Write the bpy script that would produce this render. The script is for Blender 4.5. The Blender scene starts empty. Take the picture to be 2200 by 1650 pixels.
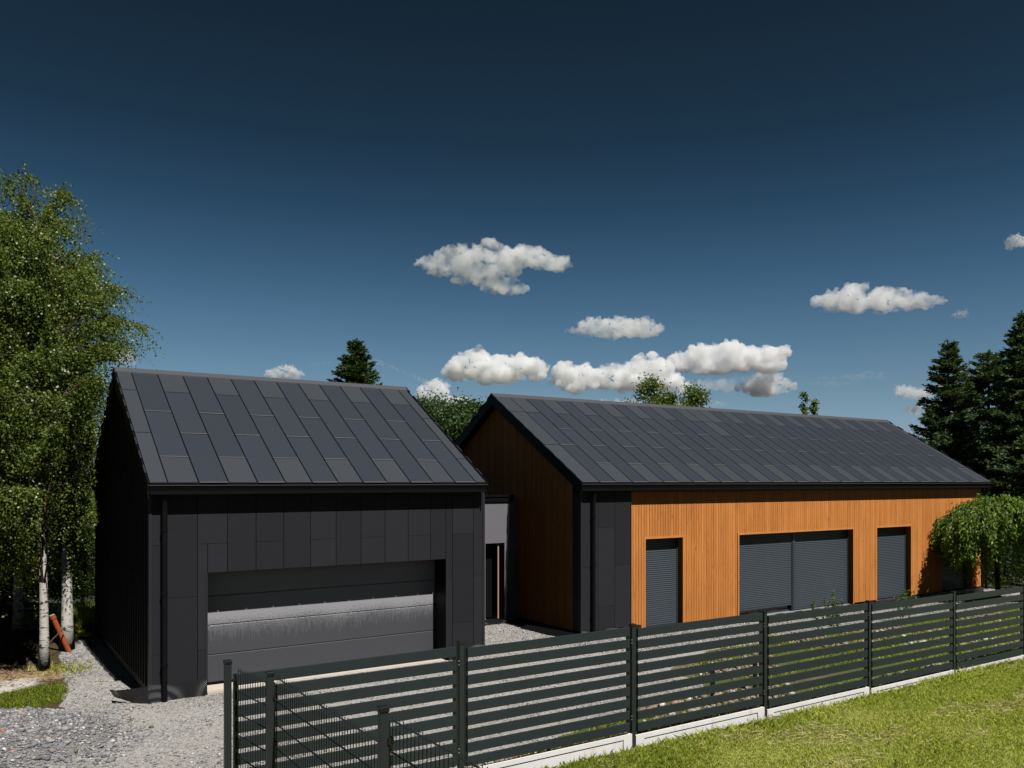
import bpy, bmesh, math, random
import numpy as np
from mathutils import Vector, Matrix

sc = bpy.context.scene
R = math.radians
rng = np.random.default_rng(7)

# ------------------------------------------------------------------ camera
TH = R(33.13)
cam_d = bpy.data.cameras.new("camera"); cam = bpy.data.objects.new("camera", cam_d)
sc.collection.objects.link(cam); sc.camera = cam
cam.location = (0, 0, 4.05)
cam.rotation_euler = (R(90), 0, -TH)
cam_d.sensor_width = 36; cam_d.lens = 36*1784.5/2200
cam_d.shift_y = (1033.7-825)/2200
cam_d.clip_start = .05; cam_d.clip_end = 9000

# ------------------------------------------------------------------ sky
SUN_AZ, SUN_EL = 175.4, 57.4
world = bpy.data.worlds.new("World"); sc.world = world; world.use_nodes = True
wt = world.node_tree; bg = wt.nodes['Background']
sky = wt.nodes.new('ShaderNodeTexSky'); sky.sky_type = 'NISHITA'; sky.sun_disc = False
sky.sun_elevation = R(SUN_EL); sky.sun_rotation = R(SUN_AZ)
tc = wt.nodes.new('ShaderNodeTexCoord'); sx = wt.nodes.new('ShaderNodeSeparateXYZ')
ramp = wt.nodes.new('ShaderNodeValToRGB')
mul = wt.nodes.new('ShaderNodeMix'); mul.data_type = 'RGBA'; mul.blend_type = 'MULTIPLY'; mul.inputs[0].default_value = 1
wt.links.new(tc.outputs['Generated'], sx.inputs[0]); wt.links.new(sx.outputs['Z'], ramp.inputs[0])
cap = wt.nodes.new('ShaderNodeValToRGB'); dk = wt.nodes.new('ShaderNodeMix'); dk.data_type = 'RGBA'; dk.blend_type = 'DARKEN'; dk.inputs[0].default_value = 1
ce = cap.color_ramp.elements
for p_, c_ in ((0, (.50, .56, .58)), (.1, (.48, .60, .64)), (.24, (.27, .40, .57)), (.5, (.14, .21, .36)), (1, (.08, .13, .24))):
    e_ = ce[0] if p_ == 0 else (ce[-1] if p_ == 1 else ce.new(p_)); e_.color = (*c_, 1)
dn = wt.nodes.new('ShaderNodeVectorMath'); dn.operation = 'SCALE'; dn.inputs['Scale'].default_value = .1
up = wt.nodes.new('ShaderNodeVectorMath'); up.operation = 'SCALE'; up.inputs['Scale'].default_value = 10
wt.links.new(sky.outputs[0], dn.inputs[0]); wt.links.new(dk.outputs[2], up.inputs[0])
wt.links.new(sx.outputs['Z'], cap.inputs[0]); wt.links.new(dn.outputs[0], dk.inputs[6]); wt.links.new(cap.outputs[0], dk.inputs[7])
wt.links.new(up.outputs[0], mul.inputs[6]); wt.links.new(ramp.outputs[0], mul.inputs[7])
hz = wt.nodes.new('ShaderNodeValToRGB'); he = hz.color_ramp.elements; he[0].position = 0; he[0].color = (1, .60, .38, 1); he[1].position = .5; he[1].color = (1, 1, 1, 1)  # warm tint added to the unseen sky behind the camera, reddens shaded walls
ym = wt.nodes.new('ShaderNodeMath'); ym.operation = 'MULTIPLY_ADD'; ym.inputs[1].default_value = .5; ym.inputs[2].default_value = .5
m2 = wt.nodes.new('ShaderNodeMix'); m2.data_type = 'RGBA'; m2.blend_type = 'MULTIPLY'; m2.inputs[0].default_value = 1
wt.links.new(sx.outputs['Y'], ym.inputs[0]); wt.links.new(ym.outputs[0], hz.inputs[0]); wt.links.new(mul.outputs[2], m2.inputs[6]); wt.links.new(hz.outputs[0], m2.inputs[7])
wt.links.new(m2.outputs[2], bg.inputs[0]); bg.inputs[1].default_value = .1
# clear, polarised blue: the sky deepens fast with height
stops = [(0, (.76, .88, 1)), (.047, (.56, .70, .95)), (.1025, (.43, .56, .66)), (.157, (.335, .475, .55)), (.236, (.205, .34, .40)),
         (.311, (.125, .22, .262)), (.38, (.086, .15, .17)), (.5, (.068, .108, .112)), (1, (.06, .1, .105))]
el = ramp.color_ramp.elements
while len(el) < len(stops): el.new(.5)
for e, (p, c) in zip(el, stops): e.position = p; e.color = (*c, 1)

# ------------------------------------------------------------------ sun
sd = bpy.data.lights.new("sun", 'SUN'); sun = bpy.data.objects.new("sun", sd); sc.collection.objects.link(sun)
sd.energy = 5.0; sd.angle = R(.5); sd.color = (1, .975, .94)
toward = Vector((math.sin(R(SUN_AZ))*math.cos(R(SUN_EL)), math.cos(R(SUN_AZ))*math.cos(R(SUN_EL)), math.sin(R(SUN_EL))))
sun.rotation_euler = toward.to_track_quat('Z', 'Y').to_euler(); sun.location = toward*60
sc.view_settings.view_transform = 'Standard'; sc.view_settings.look = 'None'
sc.view_settings.exposure = 0; sc.view_settings.gamma = 1
sc.cycles.volume_bounces = 26; sc.cycles.max_bounces = 28; sc.cycles.transparent_max_bounces = 8
sc.cycles.diffuse_bounces = 0; sc.cycles.volume_step_rate = .2; sc.cycles.volume_max_steps = 256; sc.cycles.use_adaptive_sampling = True

# ------------------------------------------------------------------ helpers
class Mat:
    """small node-graph helper"""
    def __init__(s, name, col=(.5, .5, .5), rough=.6, spec=.5, metal=0):
        s.m = bpy.data.materials.new(name); s.m.use_nodes = True; s.t = s.m.node_tree
        s.b = s.t.nodes['Principled BSDF']; s.out = s.t.nodes['Material Output']
        s.b.inputs['Base Color'].default_value = (*col, 1); s.b.inputs['Roughness'].default_value = rough
        s.b.inputs['Specular IOR Level'].default_value = spec; s.b.inputs['Metallic'].default_value = metal
        s._p = None
    def n(s, kind, **kw):
        nd = s.t.nodes.new(kind)
        for k, v in kw.items():
            if k in ('i',):
                for a, b in v.items(): nd.inputs[a].default_value = b
            else: setattr(nd, k, v)
        return nd
    def l(s, a, b): s.t.links.new(a, b)
    @property
    def pos(s):
        if s._p is None: s._p = s.n('ShaderNodeNewGeometry').outputs['Position']
        return s._p
    def mapped(s, scale, vec=None, rot=(0, 0, 0)):
        m = s.n('ShaderNodeMapping'); m.inputs['Scale'].default_value = scale; m.inputs['Rotation'].default_value = rot
        s.l(vec or s.pos, m.inputs[0]); return m.outputs[0]
    def noise(s, scale=5, detail=4, rough=.55, vec=None, dist=0):
        nd = s.n('ShaderNodeTexNoise'); nd.inputs['Scale'].default_value = scale; nd.inputs['Detail'].default_value = detail
        nd.inputs['Roughness'].default_value = rough; nd.inputs['Distortion'].default_value = dist
        s.l(vec or s.pos, nd.inputs['Vector']); return nd.outputs['Fac']
    def voro(s, scale, vec=None, feature='F1', out='Distance', rand=1):
        nd = s.n('ShaderNodeTexVoronoi'); nd.feature = feature; nd.inputs['Scale'].default_value = scale
        nd.inputs['Randomness'].default_value = rand
        s.l(vec or s.pos, nd.inputs['Vector']); return nd.outputs[out]
    def ramp(s, fac, stops, interp='LINEAR'):
        nd = s.n('ShaderNodeValToRGB'); nd.color_ramp.interpolation = interp; e = nd.color_ramp.elements
        while len(e) < len(stops): e.new(.5)
        for q, (p, c) in zip(e, stops): q.position = p; q.color = (*c, 1) if hasattr(c, '__len__') else (c, c, c, 1)
        s.l(fac, nd.inputs[0]); return nd.outputs[0]
    def mix(s, fac, a, b, blend='MIX'):
        nd = s.n('ShaderNodeMix', data_type='RGBA', blend_type=blend)
        for k, v in ((0, fac), (6, a), (7, b)):
            if isinstance(v, (int, float)): nd.inputs[k].default_value = v if k == 0 else (v, v, v, 1)
            elif isinstance(v, tuple): nd.inputs[k].default_value = (*v, 1)
            else: s.l(v, nd.inputs[k])
        return nd.outputs[2]
    def math(s, op, a, b=0, clamp=False):
        nd = s.n('ShaderNodeMath', operation=op, use_clamp=clamp)
        for k, v in ((0, a), (1, b)):
            if isinstance(v, (int, float)): nd.inputs[k].default_value = v
            else: s.l(v, nd.inputs[k])
        return nd.outputs[0]
    def attr(s, name, out='Fac'): return s.n('ShaderNodeAttribute', attribute_name=name).outputs[out]
    def sep(s, out='Z', vec=None):
        nd = s.n('ShaderNodeSeparateXYZ'); s.l(vec or s.pos, nd.inputs[0]); return nd.outputs[out]
    def color(s, c): s.l(c, s.b.inputs['Base Color']); return s
    def rough(s, c): s.l(c, s.b.inputs['Roughness']); return s
    def bump(s, h, strength=.3, dist=.01):
        nd = s.n('ShaderNodeBump'); nd.inputs['Strength'].default_value = strength; nd.inputs['Distance'].default_value = dist
        s.l(h, nd.inputs['Height']); s.l(nd.outputs[0], s.b.inputs['Normal']); return s

def tag(o, label=None, cat=None, group=None, kind=None):
    if label: o['label'] = label
    if cat: o['category'] = cat
    if group: o['group'] = group
    if kind: o['kind'] = kind
    return o
def empty(name, loc=(0, 0, 0), label=None, cat=None, group=None):
    o = bpy.data.objects.new(name, None); sc.collection.objects.link(o); o.location = loc; o.empty_display_size = .2
    return tag(o, label, cat, group)
def link(name, me, parent=None, loc=(0, 0, 0)):
    o = bpy.data.objects.new(name, me); sc.collection.objects.link(o)
    if parent is not None:
        o.parent = parent; o.location = Vector(loc)-parent.location
    else: o.location = loc
    return o
def ident(m): return m.m if isinstance(m, Mat) else m

class MB:
    """collects shapes in world coordinates, builds ONE mesh object"""
    def __init__(s): s.v = []; s.f = []; s.r = []; s.n = 0; s.mi = []; s.g = []
    def add(s, v, f, r=0., mi=0):
        v = [tuple(p) for p in v]; s.g.append((s.n, s.n+len(v), len(s.f), len(s.f)+len(f))); s.v += v; s.f += [[i+s.n for i in q] for q in f]; s.r += [r]*len(f); s.mi += [mi]*len(f); s.n += len(v); return s
    def box(s, x0, x1, y0, y1, z0, z1, r=0., mi=0):
        v = [(x, y, z) for z in (z0, z1) for y in (y0, y1) for x in (x0, x1)]
        return s.add(v, [(0, 2, 3, 1), (4, 5, 7, 6), (0, 1, 5, 4), (2, 6, 7, 3), (0, 4, 6, 2), (1, 3, 7, 5)], r, mi)
    def obox(s, o, a, b, c, r=0., mi=0):
        """box from corner o and three edge vectors"""
        o, a, b, c = map(Vector, (o, a, b, c))
        v = [o+a*i+b*j+c*k for k in (0, 1) for j in (0, 1) for i in (0, 1)]
        return s.add(v, [(0, 2, 3, 1), (4, 5, 7, 6), (0, 1, 5, 4), (2, 6, 7, 3), (0, 4, 6, 2), (1, 3, 7, 5)], r, mi)
    def prism(s, poly, ext, r=0., mi=0):
        """poly: 3-D points of one end, ext: extrusion vector"""
        n = len(poly); e = Vector(ext); v = [Vector(p) for p in poly]+[Vector(p)+e for p in poly]
        f = [tuple(range(n))[::-1], tuple(range(n, 2*n))]+[(i, (i+1) % n, n+(i+1) % n, n+i) for i in range(n)]
        return s.add(v, f, r, mi)
    def tube(s, pts, rad, seg=10, r=0., cap=True, mi=0):
        pts = [Vector(p) for p in pts]; rad = rad if hasattr(rad, '__len__') else [rad]*len(pts)
        vs = []; up = Vector((0, 0, 1))
        for i, p in enumerate(pts):
            t = (pts[min(i+1, len(pts)-1)]-pts[max(i-1, 0)]).normalized()
            a = t.cross(up if abs(t.z) < .95 else Vector((0, 1, 0))).normalized(); b = t.cross(a)
            for k in range(seg):
                w = 2*math.pi*k/seg; vs.append(p+(a*math.cos(w)+b*math.sin(w))*rad[i])
        f = [(i*seg+k, i*seg+(k+1) % seg, (i+1)*seg+(k+1) % seg, (i+1)*seg+k) for i in range(len(pts)-1) for k in range(seg)]
        if cap: f += [tuple(range(seg))[::-1], tuple(range((len(pts)-1)*seg, len(pts)*seg))]
        return s.add(vs, f, r, mi)
    def clusters(s):
        """shapes standing well apart become objects of their own"""
        k = len(s.g)
        lo = np.array([np.min(np.array(s.v[a:b]), 0) for a, b, _, _ in s.g]); hi = np.array([np.max(np.array(s.v[a:b]), 0) for a, b, _, _ in s.g])
        size = (hi-lo).max(1); gap = np.maximum(0, np.maximum(lo[:, None]-hi[None], lo[None]-hi[:, None]))
        near = np.sqrt((gap**2).sum(2)) <= np.maximum(.018, .49*np.maximum(size[:, None], size[None]))
        lab = -np.ones(k, int); c = 0
        for i in range(k):
            if lab[i] >= 0: continue
            st = [i]; lab[i] = c
            while st:
                j = st.pop()
                for q in np.nonzero(near[j] & (lab < 0))[0]: lab[q] = c; st.append(q)
            c += 1
        return lab, c
    def build(s, name, mat, parent=None, bevel=0, smooth=False, mats=None):
        if 1 < len(s.g) <= 700:
            lab, c = s.clusters()
            if c > 1:
                out = []
                for w in range(c):
                    m = MB()
                    for i in np.nonzero(lab == w)[0]:
                        a, b, fa, fb = s.g[i]; m.add(s.v[a:b], [[q-a for q in f] for f in s.f[fa:fb]], s.r[fa], s.mi[fa])
                    m.g = m.g[:0]; out.append(m.build(name, mat, parent, bevel, smooth, mats))
                return out[0]
        me = bpy.data.meshes.new(name); o = link(name, me, parent)
        off = parent.location if parent is not None else Vector()
        # keep the origin at the parent's base
        if parent is not None: o.location = (0, 0, 0)
        me.from_pydata([Vector(v)-off for v in s.v], [], s.f)
        for m in (mats or [mat]): me.materials.append(ident(m))
        a = me.attributes.new('rnd', 'FLOAT', 'FACE'); a.data.foreach_set('value', s.r)
        if mats: me.polygons.foreach_set('material_index', s.mi)
        if smooth: me.polygons.foreach_set('use_smooth', [True]*len(s.f))
        bm = bmesh.new(); bm.from_mesh(me); bmesh.ops.recalc_face_normals(bm, faces=bm.faces); bm.to_mesh(me); bm.free()
        if bevel:
            b = o.modifiers.new('bevel', 'BEVEL'); b.width = bevel; b.segments = 2; b.limit_method = 'ANGLE'
        return o

def np_mesh(name, V, F, mat, parent=None, face_rnd=None, vattr=None, smooth=False):
    """V (n,3), F (m,k) equal-sized faces"""
    me = bpy.data.meshes.new(name); V = np.asarray(V, np.float32)
    if parent is not None: V = V-np.array(parent.location, np.float32)
    F = np.asarray(F, np.int32); k = F.shape[1]
    me.vertices.add(len(V)); me.vertices.foreach_set('co', V.ravel())
    me.loops.add(F.size); me.loops.foreach_set('vertex_index', F.ravel())
    me.polygons.add(len(F)); me.polygons.foreach_set('loop_start', np.arange(len(F), dtype=np.int32)*k)
    me.polygons.foreach_set('loop_total', np.full(len(F), k, np.int32))
    if smooth: me.polygons.foreach_set('use_smooth', np.ones(len(F), bool))
    me.update(calc_edges=True)
    if face_rnd is not None:
        a = me.attributes.new('rnd', 'FLOAT', 'FACE'); a.data.foreach_set('value', np.asarray(face_rnd, np.float32))
    for kx, vv in (vattr or {}).items():
        a = me.attributes.new(kx, 'FLOAT', 'POINT'); a.data.foreach_set('value', np.asarray(vv, np.float32))
    me.materials.append(ident(mat))
    o = bpy.data.objects.new(name, me); sc.collection.objects.link(o)
    if parent is not None: o.parent = parent
    return o

def unit(a): return a/np.maximum(np.linalg.norm(a, axis=-1, keepdims=True), 1e-9)
def leaf_quads(P, D, size, aspect, rg, fold=.25):
    """diamond leaves: P base points, D direction of the leaf, size length"""
    n = len(P); D = unit(D); S = unit(np.cross(D, unit(rg.normal(size=(n, 3)))))
    N = np.cross(D, S); size = np.broadcast_to(size, (n,))[:, None]; w = size*aspect
    a = P; b = P+D*size*.45+S*w*.5+N*w*fold*.5; c = P+D*size; d = P+D*size*.45-S*w*.5+N*w*fold*.5
    V = np.stack([a, b, c, d], 1).reshape(-1, 3); F = np.arange(4*n).reshape(-1, 4)
    return V, F
def smooth01(x, a, b):
    t = np.clip((x-a)/(b-a), 0, 1); return t*t*(3-2*t)
def vnoise(x, y, sc_=1., seed=0):
    """cheap smooth 2-D noise"""
    r = np.random.default_rng(seed); o = 0*x; amp = 0
    for k in range(9):
        a = r.uniform(0, 2*math.pi); f = sc_*r.uniform(.5, 2.3); w = 1/f**.6
        o = o+w*np.sin(f*(x*math.cos(a)+y*math.sin(a))+r.uniform(0, 6.28)+1.3*np.sin(f*.7*(y*math.cos(a)-x*math.sin(a)))); amp += w
    return o/amp*1.6

# ------------------------------------------------------------------ materials
def grain(m, base, amt=.12, scale=60):
    c = m.mix(m.noise(scale, 3), tuple(v*(1-amt) for v in base), tuple(v*(1+amt) for v in base)); return c
M = {}
m = Mat('roof_tile', rough=.55, spec=.2); v = m.attr('rnd')
c = grain(m, (.046, .051, .060), .12, 45); c = m.mix(m.ramp(v, [(0, .98), (1, 1.0)]), c, c)
c = m.mix(1, c, m.ramp(v, [(0, .96), (1, 1.05)]), 'MULTIPLY')
m.color(c); m.bump(m.noise(9, 2), .12, .02); M['roof'] = m
m = Mat('solar_glass', rough=.42, spec=.2)
w = m.n('ShaderNodeTexWave', wave_type='BANDS', bands_direction='Y'); w.inputs['Scale'].default_value = 6; w.inputs['Distortion'].default_value = .4
m.l(m.pos, w.inputs[0]); c = m.mix(w.outputs['Fac'], (.034, .040, .051), (.041, .048, .061))
c = m.mix(1, c, m.ramp(m.attr('rnd'), [(0, .95), (1, 1.06)]), 'MULTIPLY'); m.color(c); M['solar'] = m
M['edge'] = Mat('tile_edge', (.19, .165, .16), .5)
m = Mat('wall_panel', rough=.55, spec=.12); c = grain(m, (.028, .028, .032), .16, 70)
c = m.mix(1, c, m.ramp(m.attr('rnd'), [(0, .86), (1, 1.14)]), 'MULTIPLY'); m.color(c); m.bump(m.noise(3, 2), .25, .02); M['panel'] = m
M['black'] = Mat('black_metal', (.006, .006, .007), .5, .12)
M['dark'] = Mat('dark_metal', (.030, .031, .035), .42, .2)
M['gutter'] = Mat('gutter_metal', (.007, .0072, .008), .45, .12); M['lip'] = Mat('lit_metal', (.085, .085, .095), .4, .3)  # lip is a paler copy, its sunlit top put into the colour
m = Mat('wood', rough=.7, spec=.2)
r_ = m.attr('rnd'); g = m.noise(1, 5, .6, m.mapped((14, 14, 1.1)), 1.2)
base = m.ramp(r_, [(0, (.59, .212, .050)), (.35, (.65, .240, .058)), (.7, (.69, .258, .064)), (1, (.77, .30, .085))])
g2 = m.ramp(g, [(.32, .78), (.5, 1.), (.7, 1.08)])
c = m.mix(1, base, g2, 'MULTIPLY'); c = m.mix(m.ramp(m.noise(1, 2, .5, m.mapped((9, 9, 3))), [(.70, 0.), (.78, .6)]), c, (.20, .065, .015))
c = m.mix(1, c, m.ramp(m.noise(.55, 3, .6), [(.3, .90), (.7, 1.07)]), 'MULTIPLY')
m.color(c); M['wood'] = m
m = Mat('shutter', rough=.45, spec=.45); m.color(grain(m, (.062, .078, .092), .06, 4)); M['shutter'] = m
M['sill'] = Mat('sill_grey', (.30, .30, .31), .5)
M['frame'] = Mat('window_frame', (.045, .055, .065), .4)
m = Mat('door_dust_sheen', rough=.55, spec=.4)
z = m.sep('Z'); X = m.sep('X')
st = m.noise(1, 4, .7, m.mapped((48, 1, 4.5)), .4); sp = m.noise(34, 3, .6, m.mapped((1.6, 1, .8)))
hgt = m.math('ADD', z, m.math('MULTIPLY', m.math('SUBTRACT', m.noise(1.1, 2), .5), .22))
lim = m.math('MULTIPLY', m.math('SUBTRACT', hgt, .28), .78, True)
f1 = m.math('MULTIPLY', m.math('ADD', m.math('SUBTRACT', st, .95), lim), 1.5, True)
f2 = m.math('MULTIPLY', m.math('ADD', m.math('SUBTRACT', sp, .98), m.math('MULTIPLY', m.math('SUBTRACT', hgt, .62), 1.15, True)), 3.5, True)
dust = m.math('MAXIMUM', m.math('MULTIPLY', f1, .75), f2, True)  # dusty band that also carries the upper door's mottled sheen as colour
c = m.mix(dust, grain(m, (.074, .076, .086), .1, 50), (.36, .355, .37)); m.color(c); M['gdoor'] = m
m = Mat('concrete', rough=.9, spec=.2); c = m.mix(m.noise(3, 5), (.78, .76, .72), (.95, .93, .88))
c = m.mix(m.ramp(m.noise(1, 3, .6, m.mapped((9, 9, 1))), [(.55, 0.), (.8, .5)]), c, (.45, .42, .37)); m.color(c); m.bump(m.noise(60, 3), .3, .004); M['concrete'] = m
m = Mat('sill_stone', rough=.9); m.color(m.mix(m.noise(5, 4), (.55, .48, .40), (.70, .62, .52))); M['stonesill'] = m
m = Mat('render_plaster', rough=.9, spec=.2); m.color(grain(m, (.19, .182, .205), .08, 40)); m.bump(m.noise(90, 2), .4, .004); M['plaster'] = m
m = Mat('fence_metal', rough=.45, spec=.25); m.color(grain(m, (.026, .035, .038), .05, 8)); M['fence'] = m
M['fence_black'] = Mat('fence_black', (.008, .011, .012), .4)
M['fence_post'] = Mat('fence_post', (.026, .032, .034), .4, .3)
M['bright'] = Mat('bright_screw', (.75, .75, .75), .3, metal=.6)
m = Mat('membrane', rough=.32, spec=.5)
vv = m.voro(38, m.mapped((1, 1, 1), None, (0, R(45), 0)), rand=0)
m.color(m.ramp(vv, [(.12, (.16, .16, .17)), (.3, (.012, .012, .014))])); m.bump(m.ramp(vv, [(.1, 1.), (.5, 0.)]), .7, .01); M['membrane'] = m  # pale stud tops on black: their lit look put into the colour
m = Mat('clay_pipe', rough=.5); m.color(m.mix(m.noise(4, 3), (.30, .062, .018), (.44, .10, .03))); M['pipe'] = m
m = Mat('birch_bark', rough=.8, spec=.2)
b1 = m.noise(1, 4, .65, m.mapped((5, 5, 16)), .6); b2 = m.noise(1, 3, .6, m.mapped((3, 3, 2.5)))
c = m.mix(m.noise(7, 3), (.52, .48, .42), (.74, .70, .64)); c = m.mix(m.ramp(b1, [(.56, 0.), (.63, 1.)]), c, (.035, .028, .022))
low = m.ramp(m.math('ADD', m.sep('Z'), m.math('MULTIPLY', b2, 1.6)), [(.75, 1.), (2.2, 0.)])
c = m.mix(m.ramp(m.math('MULTIPLY', low, b2), [(.25, 0.), (.5, .85)]), c, (.10, .075, .035)); m.color(c); m.bump(b1, .6, .02); M['birch'] = m
m = Mat('bark', rough=.9, spec=.1); m.color(m.mix(m.noise(12, 4), (.05, .035, .025), (.13, .10, .075))); m.bump(m.noise(20, 3), .6, .02); M['bark'] = m
M['twig'] = Mat('twig', (.10, .07, .045), .8, .2)

def leafmat(name, stops, trans=.35, rough=.5, spec=.35):
    m = Mat(name, rough=rough, spec=spec); c = m.ramp(m.attr('rnd'), stops); m.color(c)
    tr = m.n('ShaderNodeBsdfTranslucent'); m.l(m.mix(1, c, (1.25, 1.35, .6), 'MULTIPLY'), tr.inputs[0])
    ms = m.n('ShaderNodeMixShader'); ms.inputs[0].default_value = trans
    m.l(m.b.outputs[0], ms.inputs[1]); m.l(tr.outputs[0], ms.inputs[2]); m.l(ms.outputs[0], m.out.inputs[0]); return m
M['birch_leaf'] = leafmat('birch_leaf', [(0, (.05, .095, .015)), (.5, (.14, .20, .035)), (.85, (.25, .31, .065)), (.97, (.38, .40, .12)), (1, (.30, .20, .03))], .4, .4, .5)
M['dark_leaf'] = leafmat('dark_leaf', [(0, (.015, .030, .008)), (.6, (.035, .060, .014)), (1, (.075, .10, .022))], .25)
M['bush_leaf'] = leafmat('bush_leaf', [(0, (.05, .09, .015)), (.6, (.10, .16, .025)), (1, (.19, .25, .045))], .35)
M['weep_leaf'] = leafmat('weep_leaf', [(0, (.05, .11, .014)), (.5, (.14, .24, .028)), (1, (.30, .42, .06))], .4, .45, .3)
M['spruce'] = leafmat('spruce_needles', [(0, (.025, .05, .017)), (.5, (.085, .135, .045)), (.82, (.18, .25, .075)), (1, (.28, .34, .12))], .25)
M['pine'] = leafmat('pine_needles', [(0, (.03, .06, .018)), (.5, (.06, .11, .032)), (1, (.13, .19, .06))], .2)
M['grass'] = leafmat('grass_blade', [(0, (.17, .23, .022)), (.35, (.42, .49, .065)), (.65, (.64, .66, .17)), (.84, (.80, .74, .33)), (1, (.92, .80, .50))], .45, .55, .3)
M['straw'] = leafmat('dry_straw', [(0, (.48, .38, .18)), (.6, (.70, .56, .30)), (1, (.85, .74, .46))], .2, .7, .2)
m = Mat('stone', rough=.8, spec=.3); rr = m.attr('rnd')
c = m.ramp(rr, [(0, (.12, .123, .13)), (.25, (.23, .225, .225)), (.5, (.36, .35, .34)), (.72, (.48, .46, .44)), (.86, (.42, .34, .28)), (.93, (.60, .58, .56)), (.975, (.78, .76, .74)), (.99, (.42, .16, .09)), (1, (.5, .32, .1))])
m.color(m.mix(1, c, m.ramp(m.noise(60, 3), [(.3, .75), (.7, 1.2)]), 'MULTIPLY')); M['stone'] = m
m = Mat('heap_stone', rough=.8, spec=.3); rr = m.attr('rnd')
c = m.ramp(rr, [(0, (.12, .123, .13)), (.3, (.21, .21, .215)), (.6, (.28, .275, .28)), (.8, (.40, .39, .38)), (.9, (.26, .20, .16)), (.955, (.48, .46, .45)), (.985, (.75, .73, .72)), (.995, (.40, .14, .09)), (1, (.5, .30, .10))])
m.color(m.mix(1, c, m.ramp(m.noise(60, 3), [(.3, .75), (.7, 1.2)]), 'MULTIPLY')); M['heap'] = m
m = Mat('rock', rough=.85, spec=.25); rr = m.attr('rnd')
c = m.ramp(rr, [(0, (.16, .12, .09)), (.3, (.28, .19, .13)), (.6, (.38, .28, .19)), (.8, (.32, .30, .28)), (.93, (.55, .5, .44)), (1, (.78, .76, .72))])
m.color(m.mix(1, c, m.ramp(m.noise(25, 4), [(.3, .7), (.7, 1.2)]), 'MULTIPLY')); M['rock'] = m

# ------------------------------------------------------------------ ground
def hgt(x, y):
    """height of the ground"""
    inner = .50*(1-smooth01(y, 8.0, 13.0))                               # rises from the yard to the fence
    lawn = .65+.03*vnoise(x, y, .9, 3)+.03*np.maximum(0, 7-y)
    out = smooth01(-y, -8.12, -7.86)*smooth01(x, 1.2, 2.1)
    bump = .03*vnoise(x, y, .8, 5)+.012*vnoise(x, y, 4, 8)
    left = -.12*(1-smooth01(x, 2.2, 5))*smooth01(y, 12, 16)-.09*np.exp(-((y-17.0)/.7)**2)*smooth01(x, 3, 4)*(1-smooth01(x, 9.3, 10))
    pile = .42*np.clip(1-((x-.35)/1.75)**2-((y-15.2)/1.9)**2, 0, 1)**.75*(1+.12*vnoise(x, y, 3, 11))
    front = -.24*smooth01(x, 13, 23)*smooth01(y, 12.5, 15.8)
    bank = .25*smooth01(y, 19, 30)*(1-smooth01(x, .5, 3))
    return (inner+bump+left+pile+bank+front)*(1-out)+lawn*out

def zone(x, y):
    """gravel, grass, sand(pale dust), soil weights"""
    n = vnoise(x, y, 1.6, 21)*.35+vnoise(x, y, 6, 22)*.12
    xl = np.interp(y, [12, 14, 16.4, 17.2, 18.5, 20, 21.5, 23, 24.2, 25], [-8, -8, -8, 1.4, 1.55, 1.65, 1.7, 1.95, 2.3, 2.9])+n*.5
    xr = np.interp(y, [8, 9.5, 10.5, 11.5, 13.0, 14.0, 14.6], [4.5, 6.5, 9.5, 11.9, 12.8, 14.5, 40])+n*1.0
    g = smooth01(x, xl-.12, xl+.12)*(1-smooth01(x, xr-.25, xr+.25))*(1-smooth01(y, 24.6+n, 25+n))*smooth01(y, 5, 5.5)
    g = g*(1-smooth01(x, 33.5, 34.5))
    strip = (1-smooth01(np.abs(y-15.6-n*.8), 1.0, 1.5))*smooth01(x, 12, 13)*(1-smooth01(x, 33, 36)); g = np.maximum(g, strip)
    pile = smooth01(1-((x-.35)/1.9)**2-((y-15.2)/2.1)**2, 0, .12); g = np.maximum(g, pile)
    gr = smooth01(n+vnoise(x, y, .9, 31)*.3, -.35, -.05)
    left_grass = np.exp(-(((x-.75)/1.1)**4+((y-18.35-.35*(x-.75))/.85)**4))
    soil = np.exp(-(((x-1.0)/1.2)**4+((y-20.75)/.95)**4))
    sand = np.exp(-(((x-.1)/1.2)**4+((y-19.5-.3*x)/.62)**4))
    grass = np.where((x < 3) & (y > 16), np.maximum(left_grass, .85*smooth01(y, 24, 25.5)*smooth01(x, 1.5, 2)), gr*.9)
    grass = np.where(((y < 8) & (x > 2)) | ((x > 27) & (y < 13.5)), .9, grass); g = g*(1-smooth01(x, 26, 28)*(y < 13.5))
    return g, grass*(1-g), sand*(1-g), soil

def grid(x0, x1, y0, y1, st):
    xs = np.arange(x0, x1+st*.5, st); ys = np.arange(y0, y1+st*.5, st); X, Y = np.meshgrid(xs, ys)
    n, k = X.shape; idx = np.arange(n*k).reshape(n, k)
    F = np.stack([idx[:-1, :-1], idx[:-1, 1:], idx[1:, 1:], idx[1:, :-1]], -1).reshape(-1, 4)
    return X.ravel(), Y.ravel(), F
gm = Mat('ground', rough=.95, spec=.15)
stn = gm.voro(33, out='Color'); stn2 = gm.sep('X', stn)
grav = gm.ramp(stn2, [(0, (.11, .108, .105)), (.3, (.30, .29, .275)), (.75, (.46, .45, .43)), (.93, (.60, .59, .57)), (1, (.48, .32, .23))])
dustc = gm.mix(gm.noise(2.5, 4), (.40, .38, .345), (.50, .47, .42))
grav = gm.mix(gm.ramp(gm.noise(.9, 5, .6), [(.42, .15), (.6, .75)]), grav, dustc)
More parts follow.
